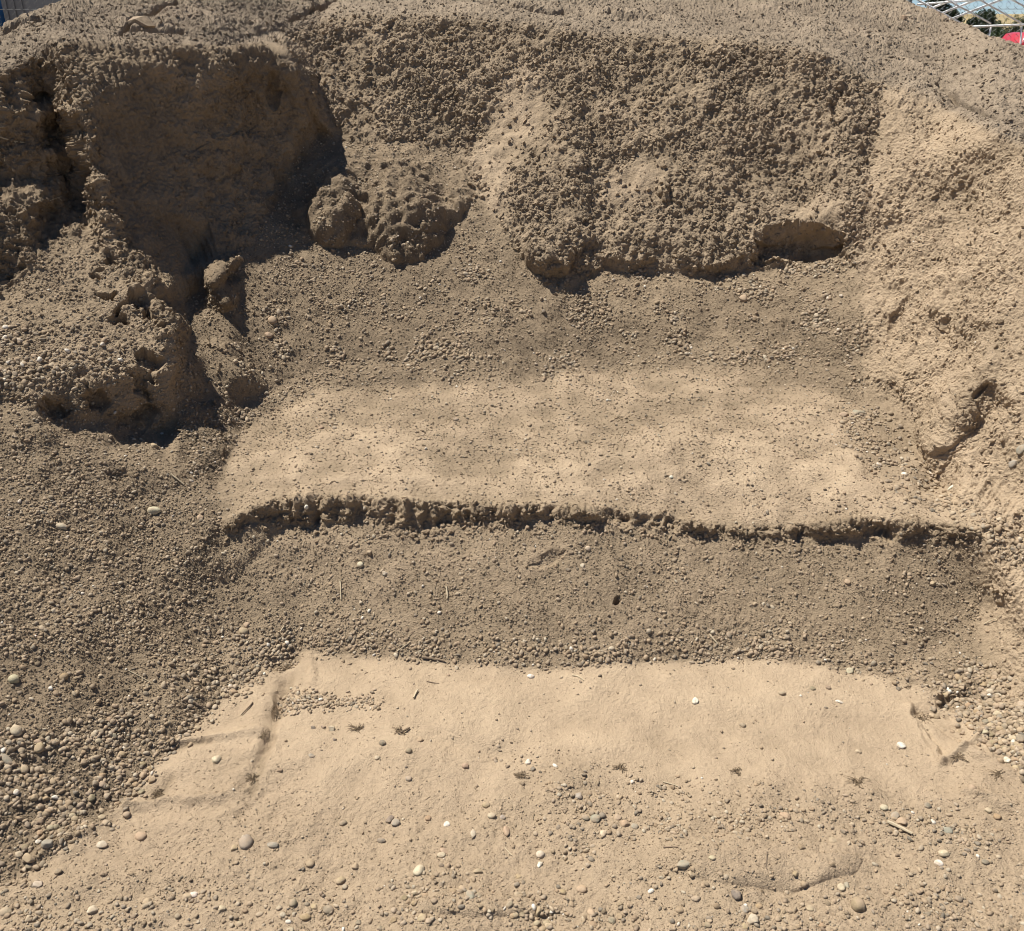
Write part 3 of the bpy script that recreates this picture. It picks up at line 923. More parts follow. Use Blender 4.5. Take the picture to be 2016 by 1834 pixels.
# --- hand-placed stones, (x, y, width, height in photo pixels, colour, label or None)
S_ = .8064
TAN, GREY, DARK, WHITE, PALE, BROWN, WARM = (.345, .268, .186), (.28, .25, .21), (.17, .145, .12), (.66, .62, .54), (.46, .395, .305), (.27, .20, .14), (.37, .27, .19)
HAND = [
    (2200, 1820, 22, 18, WHITE, 'bright white pebble alone on the smooth sand at the right'),
    (1699, 1716, 18, 19, WHITE, 'white pebble where fine gravel meets the smooth sand, right of centre'),
    (2075, 1638, 18, 15, PALE, 'pale round pebble at the foot of the bank above the smooth sand patch'),
    (2050, 1714, 17, 11, WHITE, 'small flat white pebble on the upper edge of the smooth sand'),
    (1295, 1651, 20, 14, WHITE, 'long white pebble just below the toe of the bank at mid picture'),
    (1290, 1861, 16, 20, WHITE, 'upright white pebble where the pebble trail crosses the sand'),
    (1092, 2012, 16, 15, WHITE, 'white pebble touching a smaller pale one on the lower sand'),
    (2460, 1858, 18, 15, WHITE, 'white angular pebble below the gravel pocket at the right edge'),
    (2157, 1974, 20, 16, PALE, 'cream pebble above a cluster of brown stones, lower right'),
    (599, 2062, 34, 36, GREY, 'pointed grey stone standing up, biggest on the lower left ground'),
    (667, 2066, 28, 15, GREY, 'flat grey chip lying right of the pointed stone'),
    (573, 2077, 18, 15, TAN, 'tan stone leaning on the left side of the pointed stone'),
    (344, 2040, 28, 22, WARM, 'tan egg shaped stone below the left gravel edge'),
    (115, 2070, 26, 24, GREY, 'round grey stone at the low end of the left gravel'),
    (74, 2100, 30, 18, TAN, 'flat tan stone below the left gravel near the picture edge'),
    (248, 2067, 26, 18, PALE, 'pale squarish stone with an upright splinter beside it'),
    (98, 2170, 24, 18, PALE, 'pale diamond shaped stone in the bottom left corner sand'),
    (38, 1789, 30, 22, PALE, 'pale oval stone at the left edge of the gravel slope'),
    (16, 1857, 38, 15, GREY, 'long flat slab stone cut by the left picture edge'),
    (96, 1832, 22, 22, TAN, 'tan stone pair member on the bare brown patch of the left slope'),
    (94, 1817, 20, 12, TAN, 'flat tan stone resting above another on the left slope'),
    (527, 1860, 24, 20, PALE, 'pale lumpy stone on the sand ledge beside the left gravel'),
    (228, 2228, 26, 20, PALE, 'pale rounded stone near the bottom edge, far left'),
    (362, 2207, 24, 20, TAN, 'tan stone right of the pale rounded one near the bottom left'),
    (473, 2185, 20, 14, WHITE, 'small white stone touching a tan one near the bottom left'),
    (454, 2192, 24, 18, TAN, 'tan stone touching a small white one near the bottom left'),
    (1023, 2132, 26, 28, PALE, 'two toned pale and grey stone in the lower middle sand'),
    (930, 2045, 24, 13, DARK, 'dark oblong stone in the lower middle sand'),
    (950, 1997, 18, 22, DARK, 'dark upright pebble touching a pale topped one on clean sand'),
    (967, 2006, 22, 18, GREY, 'grey pebble touching the dark upright one on clean sand'),
    (999, 1903, 17, 15, GREY, 'lone grey pebble on the clean sand left of centre'),
    (1137, 1869, 19, 16, BROWN, 'brown pebble alone on the clean sand near the centre'),
    (934, 1821, 20, 14, DARK, 'dark flat pebble on the sand below the dried weeds'),
    (810, 1782, 20, 20, PALE, 'broken pale clod beside two black crumbs on the sand'),
    (763, 1780, 14, 16, DARK, 'black crumb left of the broken pale clod'),
    (789, 1777, 15, 12, DARK, 'black crumb between another and the broken pale clod'),
    (818, 1807, 14, 10, DARK, 'flat black crumb below the broken pale clod'),
    (760, 1850, 16, 13, GREY, 'small grey pebble on clean sand below the black crumbs'),
    (682, 1886, 16, 12, BROWN, 'small brown pebble on the sand at the rut'),
    (464, 1715, 18, 14, GREY, 'grey pebble with a twig end against it on the left ledge'),
    (1454, 2000, 28, 22, GREY, 'big grey stone at the middle of the pebble trail'),
    (1429, 1998, 22, 14, DARK, 'dark flat stone left of the big grey stone in the trail'),
    (1471, 1993, 20, 15, DARK, 'dark stone right of the big grey stone in the trail'),
    (1525, 2009, 26, 20, TAN, 'big tan stone at the right of the pebble trail'),
    (1550, 2013, 20, 16, GREY, 'grey stone touching the right side of the big tan one'),
    (1510, 1993, 20, 16, TAN, 'tan stone touching the top of the big tan one'),
    (1472, 2032, 20, 18, PALE, 'pale angular stone under the pebble trail'),
    (1412, 1944, 20, 17, GREY, 'grey stone at the head of the pebble trail'),
    (1201, 1995, 22, 16, PALE, 'pale stone left of a grey one in the upper trail'),
    (1229, 1992, 17, 12, GREY, 'grey stone right of a pale one in the upper trail'),
    (1237, 2027, 17, 28, WARM, 'long brown stone tilted upright in the pebble trail'),
    (1155, 2038, 14, 26, PALE, 'long pale splinter of stone tilted upright in the trail'),
    (1083, 2080, 24, 16, TAN, 'tan stone above another at the left of the trail'),
    (1077, 2091, 20, 15, PALE, 'pale stone below a tan one at the left of the trail'),
    (1320, 2080, 22, 20, PALE, 'pale blue grey stone above a small white sliver'),
    (1318, 2105, 13, 17, WHITE, 'small white sliver below a pale stone in the lower middle'),
    (1666, 2127, 34, 20, GREY, 'long grey stone lying aslant, lower right of centre'),
    (1686, 2146, 16, 15, TAN, 'tan pebble under the end of the long grey stone'),
    (1148, 2201, 20, 24, GREY, 'grey upright stone close to the bottom middle'),
    (1166, 2133, 24, 13, TAN, 'half buried tan stone in the lower middle sand'),
    (1420, 2165, 26, 20, WARM, 'tan mound shaped stone bare of dust in the lower middle'),
    (1915, 1992, 30, 18, WARM, 'broad brown stone at the top of the lower right stones'),
    (2200, 2007, 24, 20, WARM, 'brown stone above a long bark stick, lower right'),
    (2185, 1993, 20, 15, GREY, 'grey stone touching the top of the brown one by the bark stick'),
    (2264, 1971, 17, 14, DARK, 'dark round pebble right of the cream pebble, lower right'),
    (2372, 1938, 18, 12, BROWN, 'flat brown pebble on the smooth sand near the right edge'),
    (2304, 2088, 26, 20, PALE, 'pale rounded stone above a white one at the lower right'),
    (2292, 2107, 19, 16, WHITE, 'white stone below a pale rounded one at the lower right'),
    (2313, 2031, 28, 18, GREY, 'grey flat stone above the pale pair at the lower right'),
    (2095, 2216, 32, 34, BROWN, 'brown cone shaped stone at the bottom right'),
    (1798, 2187, 26, 24, DARK, 'dark blocky stone at the bottom right of centre'),
    (1819, 2221, 22, 18, GREY, 'grey stone below the dark blocky one at the bottom'),
    (1837, 2248, 28, 22, PALE, 'pale stone lowest of three near the bottom edge'),
    (2033, 2056, 22, 15, TAN, 'tan stone in the middle of the lower right stones'),
    (2053, 2170, 19, 16, PALE, 'pale pebble of a close pair near the bottom right'),
    (2066, 2165, 13, 15, GREY, 'grey pebble of a close pair near the bottom right'),
    (2093, 1009, 36, 23, GREY, 'large smooth grey cobble, right of the pair at the back of the bench'),
    (2061, 1013, 28, 18, TAN, 'smaller tan cobble, left of the pair at the back of the bench'),
    (1814, 733, 24, 21, TAN, 'blocky tan stone high on the right talus'),
    (1993, 770, 14, 12, PALE, 'pale pebble in the right talus gravel'),
    (2493, 1098, 26, 18, GREY, 'grey stone sitting on the right wall at the picture edge'),
    (2466, 1127, 24, 17, GREY, 'grey stone half buried in the right wall below another'),
    (2209, 1156, 13, 15, WHITE, 'small white stone in the gravel at the right wall foot'),
    (2267, 1162, 9, 16, WHITE, 'thin upright white chip at the right wall foot'),
    (2321, 1193, 20, 10, WHITE, 'flat white stone right of the chip at the right wall foot'),
    (2439, 1268, 16, 9, PALE, 'flat pale stone near the right end of the lip'),
    (665, 786, 26, 22, TAN, 'rounded tan cobble on the talus right of the dark gully'),
    (654, 820, 20, 17, TAN, 'tan cobble just below the rounded one on the talus'),
    (783, 1044, 16, 15, BROWN, 'brown stone on the talus toe above the bench, left'),
    (817, 1049, 14, 11, GREY, 'grey stone right of a brown one on the talus toe'),
    (1113, 1020, 18, 15, DARK, 'dark stone at the back of the bench in mid picture'),
    (1292, 1032, 15, 13, BROWN, 'brown stone at the back of the bench right of mid picture'),
    (377, 1089, 22, 14, TAN, 'flat tan stone on the smooth slope below the left block'),
    (377, 1250, 34, 20, PALE, 'large pale stone at the top of the left gravel near the bench end'),
    (490, 1265, 18, 15, WARM, 'brown stone left of the crumbling lip'),
    (150, 1290, 26, 16, PALE, 'pale flat stone in the left gravel under the block'),
    (45, 832, 20, 13, PALE, 'pale stone in the upper left gravel band'),
    (601, 1528, 17, 15, TAN, 'upper tan stone of a pair at the left foot of the bank'),
    (595, 1543, 24, 18, TAN, 'lower tan stone of a pair at the left foot of the bank'),
    (755, 1236, 12, 13, WHITE, 'white pebble stuck in the dark crumbling lip'),
    (903, 1352, 15, 14, TAN, 'round tan pebble high on the bank, left part'),
    (881, 1380, 17, 16, PALE, 'pale pebble cluster stone on the bank left of the middle'),
    (941, 1400, 17, 12, PALE, 'pale pebble with a dark cap on the bank'),
    (1434, 1341, 17, 14, PALE, 'pale pebble on the upper bank right of the middle crack'),
    (1420, 1385, 15, 14, PALE, 'pale angular pebble on the bank right of the middle crack'),
    (2070, 1420, 15, 14, TAN, 'tan pebble alone on the right half of the bank'),
    (2282, 1420, 14, 13, TAN, 'tan pebble on the bank close to its right end'),
    (1638, 1165, 10, 10, WHITE, 'tiny white pebble on the bench right of the middle'),
    (2203, 56, 18, 15, BROWN, 'dark clod with a twig, on the crust below the white frame'),
    (350, 68, 66, 40, (.24, .185, .125), 'large angular crust slab tilted on the top left of the mound'),
]
OTHER = [(33, 1665, 24, 20), (154, 1661, 20, 18), (837, 2004, 20, 15), (756, 2109, 22, 18), (831, 2145, 24, 18), (867, 2116, 18, 18), (714, 2205, 20, 18), (799, 2216, 28, 20), (743, 2232, 28, 16), (542, 2221, 20, 16),
         (13, 2232, 26, 18), (999, 1841, 18, 15), (1027, 1810, 16, 14), (920, 1853, 15, 12), (1186, 1966, 20, 16), (1045, 1995, 16, 15), (1493, 2239, 22, 17), (1909, 1699, 18, 14), (1814, 1768, 17, 13), (2096, 1830, 16, 12),
         (2341, 1826, 12, 12), (2021, 1682, 14, 12), (1985, 1684, 16, 11), (1957, 2079, 18, 14), (1443, 2222, 20, 20), (1316, 2228, 14, 22), (1340, 2258, 20, 18), (1448, 2252, 20, 14), (1515, 2228, 18, 16), (1030, 2250, 24, 18),
         (1245, 2222, 18, 16), (875, 2248, 16, 14), (960, 2226, 16, 14), (2493, 1808, 22, 20), (2450, 1790, 18, 15), (2478, 1830, 18, 15), (1700, 2200, 18, 14), (1660, 2224, 20, 16), (1940, 2140, 16, 15), (2340, 2196, 18, 15),
         (2312, 2175, 16, 12), (1996, 2280, 20, 14), (1980, 2215, 20, 14), (2435, 2000, 18, 14), (2410, 1985, 16, 13), (2405, 2110, 16, 13), (60, 1880, 18, 20), (120, 1930, 22, 16), (85, 1950, 18, 18), (200, 1965, 22, 16),
         (310, 1990, 18, 16), (260, 2010, 20, 16), (350, 1890, 17, 17), (372, 1905, 18, 16), (480, 1780, 18, 14), (570, 1690, 22, 13), (545, 1700, 16, 14), (300, 1840, 18, 14), (225, 1945, 16, 16), (150, 2035, 22, 14)]

STONE_PROTO = []
for k in range(16):
    v, f = stone_shape(3, 900 + k, angular=(k % 2 == 1)) if k < 14 else clod_shape(950 + k, 18)
    me = fast_mesh('stone', v, tris=f, smooth=k < 14)
    me.materials.append(STONE)
    STONE_PROTO.append(me)
_stone0 = None
rs = np.random.default_rng(77)
N_STONES = 0


def put_stone(px, py, wpx, hpx, col, label, group, proto=None, sink=.38):
    """a single stone, px/py sketch pixels, width and height in sketch pixels as seen"""
    global _stone0, N_STONES
    p, n, j, i = surf(np.array([px]), np.array([py]))
    p, n = p[0], n[0]
    dist = float(np.linalg.norm(p - np.array([0, 0, H])))
    w = wpx / F * dist * .9
    h = hpx / F * dist * .9
    me = STONE_PROTO[rs.integers(0, 14) if proto is None else proto]
    if _stone0 is None:
        o = bpy.data.objects.new('stone', me); _stone0 = o
    else:
        o = _stone0.copy(); o.data = me
    COL.objects.link(o)
    fr = frame_of(n[None])[0]
    yaw = rs.uniform(-.5, .5) + (math.pi if rs.uniform() < .5 else 0)
    c, s = math.cos(yaw), math.sin(yaw)
    M = fr @ np.array([[c, -s, 0], [s, c, 0], [0, 0, 1]])
    thick = min(w, h) * rs.uniform(.36, .46)
    sx, sy, sz = w * .52, max(h * .56, thick), thick
    o.matrix_world = Matrix.Translation(Vector(p + n * sz * (.55 - sink))) @ Matrix(M.tolist()).to_4x4() @ Matrix.Diagonal((sx, sy, sz, 1))
    o.color = (*[float(np.clip(x * y * rs.uniform(.96, 1.04), 0, 1)) for x, y in zip(col, (1, .985, .92))], 1)
    tag(o, label, 'stone', group)
    N_STONES += 1
    return o


for (x, y, w, h, c, lab) in HAND:
    slab = 'crust slab' in lab
    o = put_stone(x * S_, y * S_, w * S_, h * S_, c, lab, 'stones lying loose on the dirt', proto=14 if slab else (15 if 'clod' in lab else None), sink=.5 if slab else .38)
    if slab:
        o.name = 'crust_slab'; o['category'] = 'clod'; del o['group']


def region(px, py):
    if py > 1740 and px < 800:
        return 'loose stone in the stony sand along the bottom left of the ground'
    if py > 1740 and px < 1400:
        return 'loose stone in the stony sand along the bottom middle of the ground'
    if py > 1740:
        return 'loose stone in the stony sand along the bottom right of the ground'
    if px < 480 and py > 1250:
        return 'dusty brown stone packed in the lower left gravel slope'
    if px < 480 and py > 840:
        return 'dusty brown stone in the gravel slope left of the bench'
    if px < 480:
        return 'dusty stone on the soil wedge at the upper left'
    if px > 1820 and py > 1240 and py < 1620:
        return 'dusty stone in the gravel pocket at the right wall foot'
    if py > L1(px):
        return 'dusty tan stone lying on the sandy ground before the bank'
    if py > 1040:
        return 'dusty stone lying on the sloping bank'
    if py > float(L4(px)) or py > 800:
        return 'small dusty stone on the pale sand bench'
    return 'small dusty stone in the talus gravel below the face'


for k, (x, y, w, h) in enumerate(OTHER):
    put_stone(x * S_, y * S_, w * S_, h * S_, tuple(PAL[rs.integers(0, len(PAL))]), region(x * S_, y * S_), 'loose stones of the gravel')

# --- gravel spread over the slopes
ls_poly = poly_mask([(-60, 860), (200, 900), (330, 960), (420, 1040), (450, 1250), (560, 1300), (430, 1400), (330, 1480), (240, 1600), (70, 1710), (-60, 1770)], 10)
toe = np.exp(-((PY - L1(PX) + 22) / 30.0) ** 2) * (PX > 430) * (PX < 1860)
edge_l = poly_mask([(-60, 1500), (230, 1400), (420, 1230), (560, 1290), (440, 1400), (330, 1490), (240, 1600), (70, 1710), (-60, 1760)], 8)
pocket = poly_mask([(1840, 1360), (1900, 1290), (1960, 1300), (2040, 1420), (2040, 1540), (1960, 1480), (1850, 1400)], 6)
rfoot = poly_mask([(1650, 790), (1720, 800), (1790, 870), (1800, 910), (1900, 990), (2016, 1060), (2016, 1120), (1880, 1010), (1740, 960), (1670, 880)], 6)
ridgegrav = poly_mask([(580, 1350), (640, 1370), (760, 1375), (740, 1390), (620, 1395), (560, 1400), (545, 1380)], 4) + poly_mask([(545, 1290), (600, 1275), (585, 1300), (550, 1310)], 3)
trail = poly_mask([(920, 1440), (1010, 1470), (1100, 1530), (1250, 1540), (1500, 1560), (1700, 1580), (2000, 1640), (1900, 1700), (1600, 1640), (1300, 1660), (1100, 1680), (980, 1650), (1090, 1600), (1040, 1540)], 10)
bottom = sstep(1690, 1790, PY + n25 * 60) * mGRD
upl = poly_mask([(-60, 640), (120, 640), (240, 700), (230, 760), (60, 765), (-60, 745)], 8)
sets = [
    scatter(2400, (-40, 860, 560, 1770), .004, .015, ls_poly, 201, .5, 2.2),
    scatter(2200, (-40, 1230, 560, 1770), .005, .018, edge_l, 202, .75, 2.0),
    scatter(6500, (-40, 500, 560, 1300), .004, .013, np.clip(mLS + mBUTT * .6, 0, 1), 203, .3, 2.4),
    scatter(700, (-40, 620, 260, 780), .006, .021, upl, 204, .5, 1.9),
    scatter(4500, (430, 1000, 1940, 1400), .004, .014, mBANK, 205, .6, 2.8),
    scatter(1500, (430, 1200, 1900, 1400), .005, .017, toe * np.clip(mBANK + .3, 0, 1), 206, .7, 1.8),
    scatter(3200, (430, 720, 1940, 1040), .004, .014, mBENCH, 207, .6, 2.6),
    scatter(2600, (430, 700, 1840, 900), .004, .013, np.clip(softB * 1.5, 0, 1) * (1 - front), 227, .5, 2.2),
    scatter(9500, (340, 250, 1710, 960), .004, .016, mTAL, 208, .75, 2.3),
    scatter(2600, (440, 480, 1710, 830), .008, .022, mTAL, 209, 1.0, 2.0),
    scatter(900, (1640, 760, 2040, 1140), .006, .020, rfoot, 210, .2, 1.8),
    scatter(900, (1830, 1270, 2050, 1560), .006, .020, pocket, 211, .3, 1.7),
    scatter(420, (540, 1265, 780, 1410), .006, .014, np.clip(ridgegrav, 0, 1), 212, 0, 1.4),
    scatter(620, (480, 1290, 2040, 1640), .003, .010, mGRD, 213, .4, 3.0),
    scatter(1600, (900, 1420, 2040, 1720), .004, .014, trail, 214, .7, 2.4),
    scatter(5200, (-40, 1640, 2060, 1950), .0035, .015, bottom, 215, .6, 2.8),
    scatter(1300, (-40, 1560, 2060, 1950), .003, .009, rough_ground, 216, .3, 2.0),
    scatter(1200, (1700, 300, 2060, 1500), .004, .013, mRW, 217, .5, 2.4),
]
# the largest of the scattered stones become separate objects, the rest one spread of gravel
allq = np.concatenate([s[0] for s in sets]); allz = np.concatenate([s[1] for s in sets])
pp, _, _, _ = surf(allq[:, 0], allq[:, 1])
apx = allz / np.linalg.norm(pp - np.array([0, 0, H]), axis=1) * F
vis = (allq[:, 0] > 5) & (allq[:, 0] < 2011) & (allq[:, 1] < 1829)
need = 300 - N_STONES
order = np.argsort(-(apx * vis))[:need]
for k in order:
    put_stone(allq[k, 0], allq[k, 1], apx[k] * 1.1, apx[k] * .85, tuple(PAL[rs.integers(0, len(PAL))]), region(*allq[k]), 'loose stones of the gravel')
keep = np.ones(len(allq), bool); keep[order] = False
g = scatter_mesh('gravel', [(allq[keep], allz[keep])], GRAVEL, False, (.5, .85), (-.05, .5), 5, tint_gravel)
tag(g, 'loose dusty gravel strewn over the slopes and sand', 'gravel', kind='stuff')

# --- crumbly soil lumps that make the dug face and the crust knobbly
csets = [
    scatter(24000, (520, 30, 1760, 600), .005, .027, mFACE * kn, 301, .55, 3.0),
    scatter(14000, (-40, -150, 2060, 430), .005, .022, mCRUST, 302, .3, 2.4),
    scatter(8000, (1690, 160, 2060, 1500), .003, .020, mRW, 303, .75, 3.0),
    scatter(5500, (-40, 80, 640, 700), .004, .020, np.clip(mWALL * (.25 + .6 * wr) + mHOL, 0, 1), 304, .7, 2.6),
    scatter(4000, (-40, 450, 400, 860), .0035, .016, mBUTT, 305, .6, 2.6),
    scatter(900, (440, 970, 1930, 1075), .004, .018, mSCARP, 306, .5, 2.4),
    scatter(1100, (440, 1000, 1930, 1110), .004, .022, np.exp(-((PY - L2(PX) - 12) / 14.0) ** 2) * inb, 316, .8, 2.2),
    scatter(500, (330, 500, 500, 960), .006, .020, mTAL, 307, .4, 2.0),
    scatter(9000, (-40, 1280, 2060, 1980), .0018, .0060, mGRD, 308, .6, 2.4),
    scatter(16000, (-40, 1480, 2060, 1980), .002, .0075, np.clip(rough_ground, 0, 1), 318, .5, 2.0),
    scatter(20000, (-40, 850, 560, 1780), .003, .0095, mLS, 311, .3, 1.8),
    scatter(22000, (340, 250, 1710, 960), .0035, .011, mTAL, 312, .4, 1.7),
    scatter(1600, (90, 70, 360, 720), .005, .026, mRIDGE, 313, .3, 2.2),
    scatter(18000, (430, 700, 1940, 1040), .003, .0095, np.clip(mBENCH + softB * .5, 0, 1), 309, .5, 2.2),
    scatter(20000, (430, 1000, 1940, 1400), .0028, .0095, mBANK, 310, .4, 1.8),
]
c = scatter_mesh('soil_crumbs', csets, DIRT, True, (.5, .95), (-.15, .55), 6, None, tone_attr=True)
tag(c, 'crumbly soil lumps clinging to the dug face and crust', 'soil', kind='stuff')

# ------------------------------------------------------------------ twigs and bark
BARK = plain('weathered_bark', (.20, .15, .105), .9, 0, .35, 60, .1)
STRAW = plain('dry_straw', (.46, .38, .26), .9, 0, .2, 60, .1)


def tube(bm, pts, radii, sides=6, caps=True):
    rings = []
    n = len(pts)
    for k in range(n):
        d = (pts[min(k + 1, n - 1)] - pts[max(k - 1, 0)]).normalized()
        a = d.cross(Vector((0, 0, 1)))
        if a.length < 1e-3:
            a = d.cross(Vector((1, 0, 0)))
        a.normalize(); b = d.cross(a)
        rings.append([bm.verts.new(pts[k] + (a * math.cos(q) + b * math.sin(q)) * radii[k]) for q in [2 * math.pi * i / sides for i in range(sides)]])
    for r0, r1 in zip(rings[:-1], rings[1:]):
        for i in range(sides):
            bm.faces.new((r0[i], r0[(i + 1) % sides], r1[(i + 1) % sides], r1[i]))
    if caps:
        bm.faces.new(rings[0][::-1]); bm.faces.new(rings[-1])


def bm_obj(name, bm, mat, parent=None, smooth=False):
    bmesh.ops.recalc_face_normals(bm, faces=bm.faces[:])
    me = bpy.data.meshes.new(name)
    bm.to_mesh(me); bm.free()
    for p in me.polygons:
        p.use_smooth = smooth
    return link(name, me, mat, parent)


TWIGS = [
    ((1032, 1606), (1088, 1617), 6, BARK, 'dark bark splinter lying at the toe of the bank'),
    ((1019, 1688), (1009, 1711), 6, STRAW, 'short pale wood chip standing up from the sand'),
    ((1041, 1663), (1071, 1670), 2.4, BARK, 'thin forked twig on the sand below the bark splinter'),
    ((970, 1591), (1001, 1568), 3, STRAW, 'pale twig leaning across the foot of the bank'),
    ((1619, 1902), (1655, 1913), 3, STRAW, 'straw at the lower edge of the smooth sand'),
    ((1619, 2076), (1655, 2081), 3.6, BARK, 'brown twig lying level behind a pebble, lower right of centre'),
    ((1396, 1655), (1425, 1670), 3, STRAW, 'pale straw on the sand right of the long white pebble'),
    ((2165, 2010), (2226, 2037), 8, STRAW, 'long tan bark stick among the lower right stones'),
    ((1870, 2094), (1869, 2134), 2.6, BARK, 'thin dark stem sticking out of the lower right sand'),
    ((1731, 1553), (1750, 1576), 4.5, STRAW, 'curved pale chip in the gravel at the bank toe'),
    ((832, 1420), (833, 1465), 4, STRAW, 'pale upright straw on the left half of the bank'),
    ((1090, 1432), (1092, 1461), 5, STRAW, 'short pale stick on the middle of the bank'),
    ((618, 1716), (589, 1744), 4, BARK, 'dark curved twig on the sand ledge beside the left gravel'),
    ((472, 1721), (494, 1729), 6, BARK, 'dark stub of twig against a grey pebble on the ledge'),
    ((312, 1638), (368, 1673), 2.2, STRAW, 'long thin straw lying across the left gravel'),
    ((352, 1577), (374, 1580), 5, STRAW, 'short flat chip in the left gravel'),
    ((417, 1160), (449, 1185), 4, STRAW, 'pale twig in the gully above the bench end'),
    ((2439, 660), (2470, 676), 2.5, BARK, 'thin dark twig stuck in the right wall'),
    ((2209, 54), (2232, 50), 2.5, STRAW, 'short twig beside the dark clod on the crust'),
    ((694, 1531), (684, 1545), 4.5, STRAW, 'short chip near the left foot of the bank'),
    ((924, 1448), (935, 1470), 3, BARK, 'small dark root on the left half of the bank'),
    ((1370, 1415), (1394, 1450), 2.2, BARK, 'thin reddish root on the bank right of the middle'),
    ((1232, 2068), (1252, 2090), 2.4, STRAW, 'fine curved straw in the pebble trail'),
    ((0, 335), (62, 346), 2.6, STRAW, 'pale root hanging across the shaded hollow at the left edge'),
    ((122, 490), (146, 485), 2.2, STRAW, 'short pale root in the shaded hollow'),
    ((2400, 1520), (2440, 1500), 2.5, STRAW, 'dry straw on the right slope above the gravel pocket'),
    ((1000, 1780), (972, 1800), 5, BARK, 'small tuft of dried weed on the sand'),
]
twig_meshes = 0
rt = np.random.default_rng(5)
for (a, b, w, mat, lab) in TWIGS:
    ax, ay, bx, by = a[0] * S_, a[1] * S_, b[0] * S_, b[1] * S_
    n = 6
    pts = []
    bend = rt.normal(0, .08)
    for k in range(n):
        s = k / (n - 1)
        off = math.sin(s * math.pi) * bend * math.hypot(bx - ax, by - ay)
        p, nn, _, _ = surf(np.array([ax + (bx - ax) * s - off * .5]), np.array([ay + (by - ay) * s + off]))
        pts.append((p[0], nn[0]))
    dist = np.linalg.norm(pts[0][0] - np.array([0, 0, H]))
    rad = w * S_ / F * dist * .5
    # lay the twig straight over the bumps: chord between its ends, lifted clear
    p0, p1 = pts[0][0] + pts[0][1] * rad * 1.2, pts[-1][0] + pts[-1][1] * rad * 1.2
    line = []
    for k in range(n):
        s = k / (n - 1)
        ch = p0 * (1 - s) + p1 * s
        ch = ch * .6 + (pts[k][0] + pts[k][1] * rad) * .4
        line.append(Vector(ch + pts[k][1] * rad * .3))
    bm = bmesh.new()
    tube(bm, line, [rad * rt.uniform(.8, 1.1) * (1 - .35 * k / (n - 1)) for k in range(n)], 6)
    if w < 3:      # thin twigs carry a short side shoot
        m = line[3]; d = (line[4] - line[2]).normalized(); sd = d.cross(Vector(pts[3][1])).normalized()
        tube(bm, [m, m + (d * .5 + sd * .6) * (line[-1] - line[0]).length * .22], [rad * .7, rad * .4], 5)
    o = bm_obj('twig', bm, mat)
    tag(o, lab, 'twig', 'twigs and chips lying on the dirt')

# small tufts of dried weed
WEED = plain('dried_weed', (.17, .125, .08), .95, 0, .35, 90, .05)
WEEDS = [(871, 1786, 46, 'dried weed tuft beside the broken pale clod on the sand'), (974, 1792, 40, 'dark dried weed tuft above the lone dark stone on the sand'), (1271, 1897, 34, 'round dried weed tuft left of the pebble trail head'),
         (1514, 1875, 40, 'dried weed tuft under the lower edge of the smooth sand'), (2091, 1915, 50, 'spread weed tuft below the smooth sand patch'), (696, 1625, 44, 'weed tuft at the upper end of the rut'),
         (665, 1723, 46, 'weed tuft in the bend of the rut'), (640, 1800, 36, 'weed tuft in the lower rut above a brown pebble'), (620, 1900, 36, 'weed tuft at the lower end of the rut'),
         (384, 1928, 36, 'weed tuft on the ledge below the left gravel'), (2250, 1750, 50, 'weed strands on the trodden sand left of the gravel pocket'), (2335, 1855, 46, 'weed strands on the sand below the gravel pocket'),
         (2432, 1896, 40, 'weed tuft near the right edge below the white angular pebble'), (1800, 1880, 30, 'small weed tuft right of centre on the sand')]
for (x, y, w, lab) in WEEDS:
    p, n, _, _ = surf(np.array([x * S_]), np.array([y * S_]))
    p = Vector(p[0]); n = Vector(n[0])
    dist = (p - Vector((0, 0, H))).length
    rad = w * S_ / F * dist * .5
    bm = bmesh.new()
    for k in range(22):
        a = rt.uniform(0, 6.28); q = rt.uniform(.0, .5) * rad
        s0 = p + Vector((math.cos(a) * q, math.sin(a) * q, .001))
        b = rt.uniform(0, 6.28); L = rad * rt.uniform(.5, 1.1)
        d = Vector((math.cos(b), math.sin(b), rt.uniform(.0, .35)))
        e = Vector((-math.sin(b), math.cos(b), 0)) * rt.uniform(-.5, .5)
        tube(bm, [s0, s0 + d * L * .5 + e * L * .4 + Vector((0, 0, .003)), s0 + d * L + e * L * .2 - Vector((0, 0, d.z * L * .8))], [.0009, .0008, .0005], 4)
    tag(bm_obj('dry_weed', bm, WEED), lab, 'dry weed', 'dried weeds on the sand')

# ------------------------------------------------------------------ what stands behind the mound
def box(bm, x0, y0, z0, x1, y1, z1):
    v = [bm.verts.new((x, y, z)) for z in (z0, z1) for x, y in ((x0, y0), (x1, y0), (x1, y1), (x0, y1))]
    for f in ((3, 2, 1, 0), (4, 5, 6, 7), (0, 1, 5, 4), (1, 2, 6, 5), (2, 3, 7, 6), (3, 0, 4, 7)):
        bm.faces.new([v[i] for i in f])


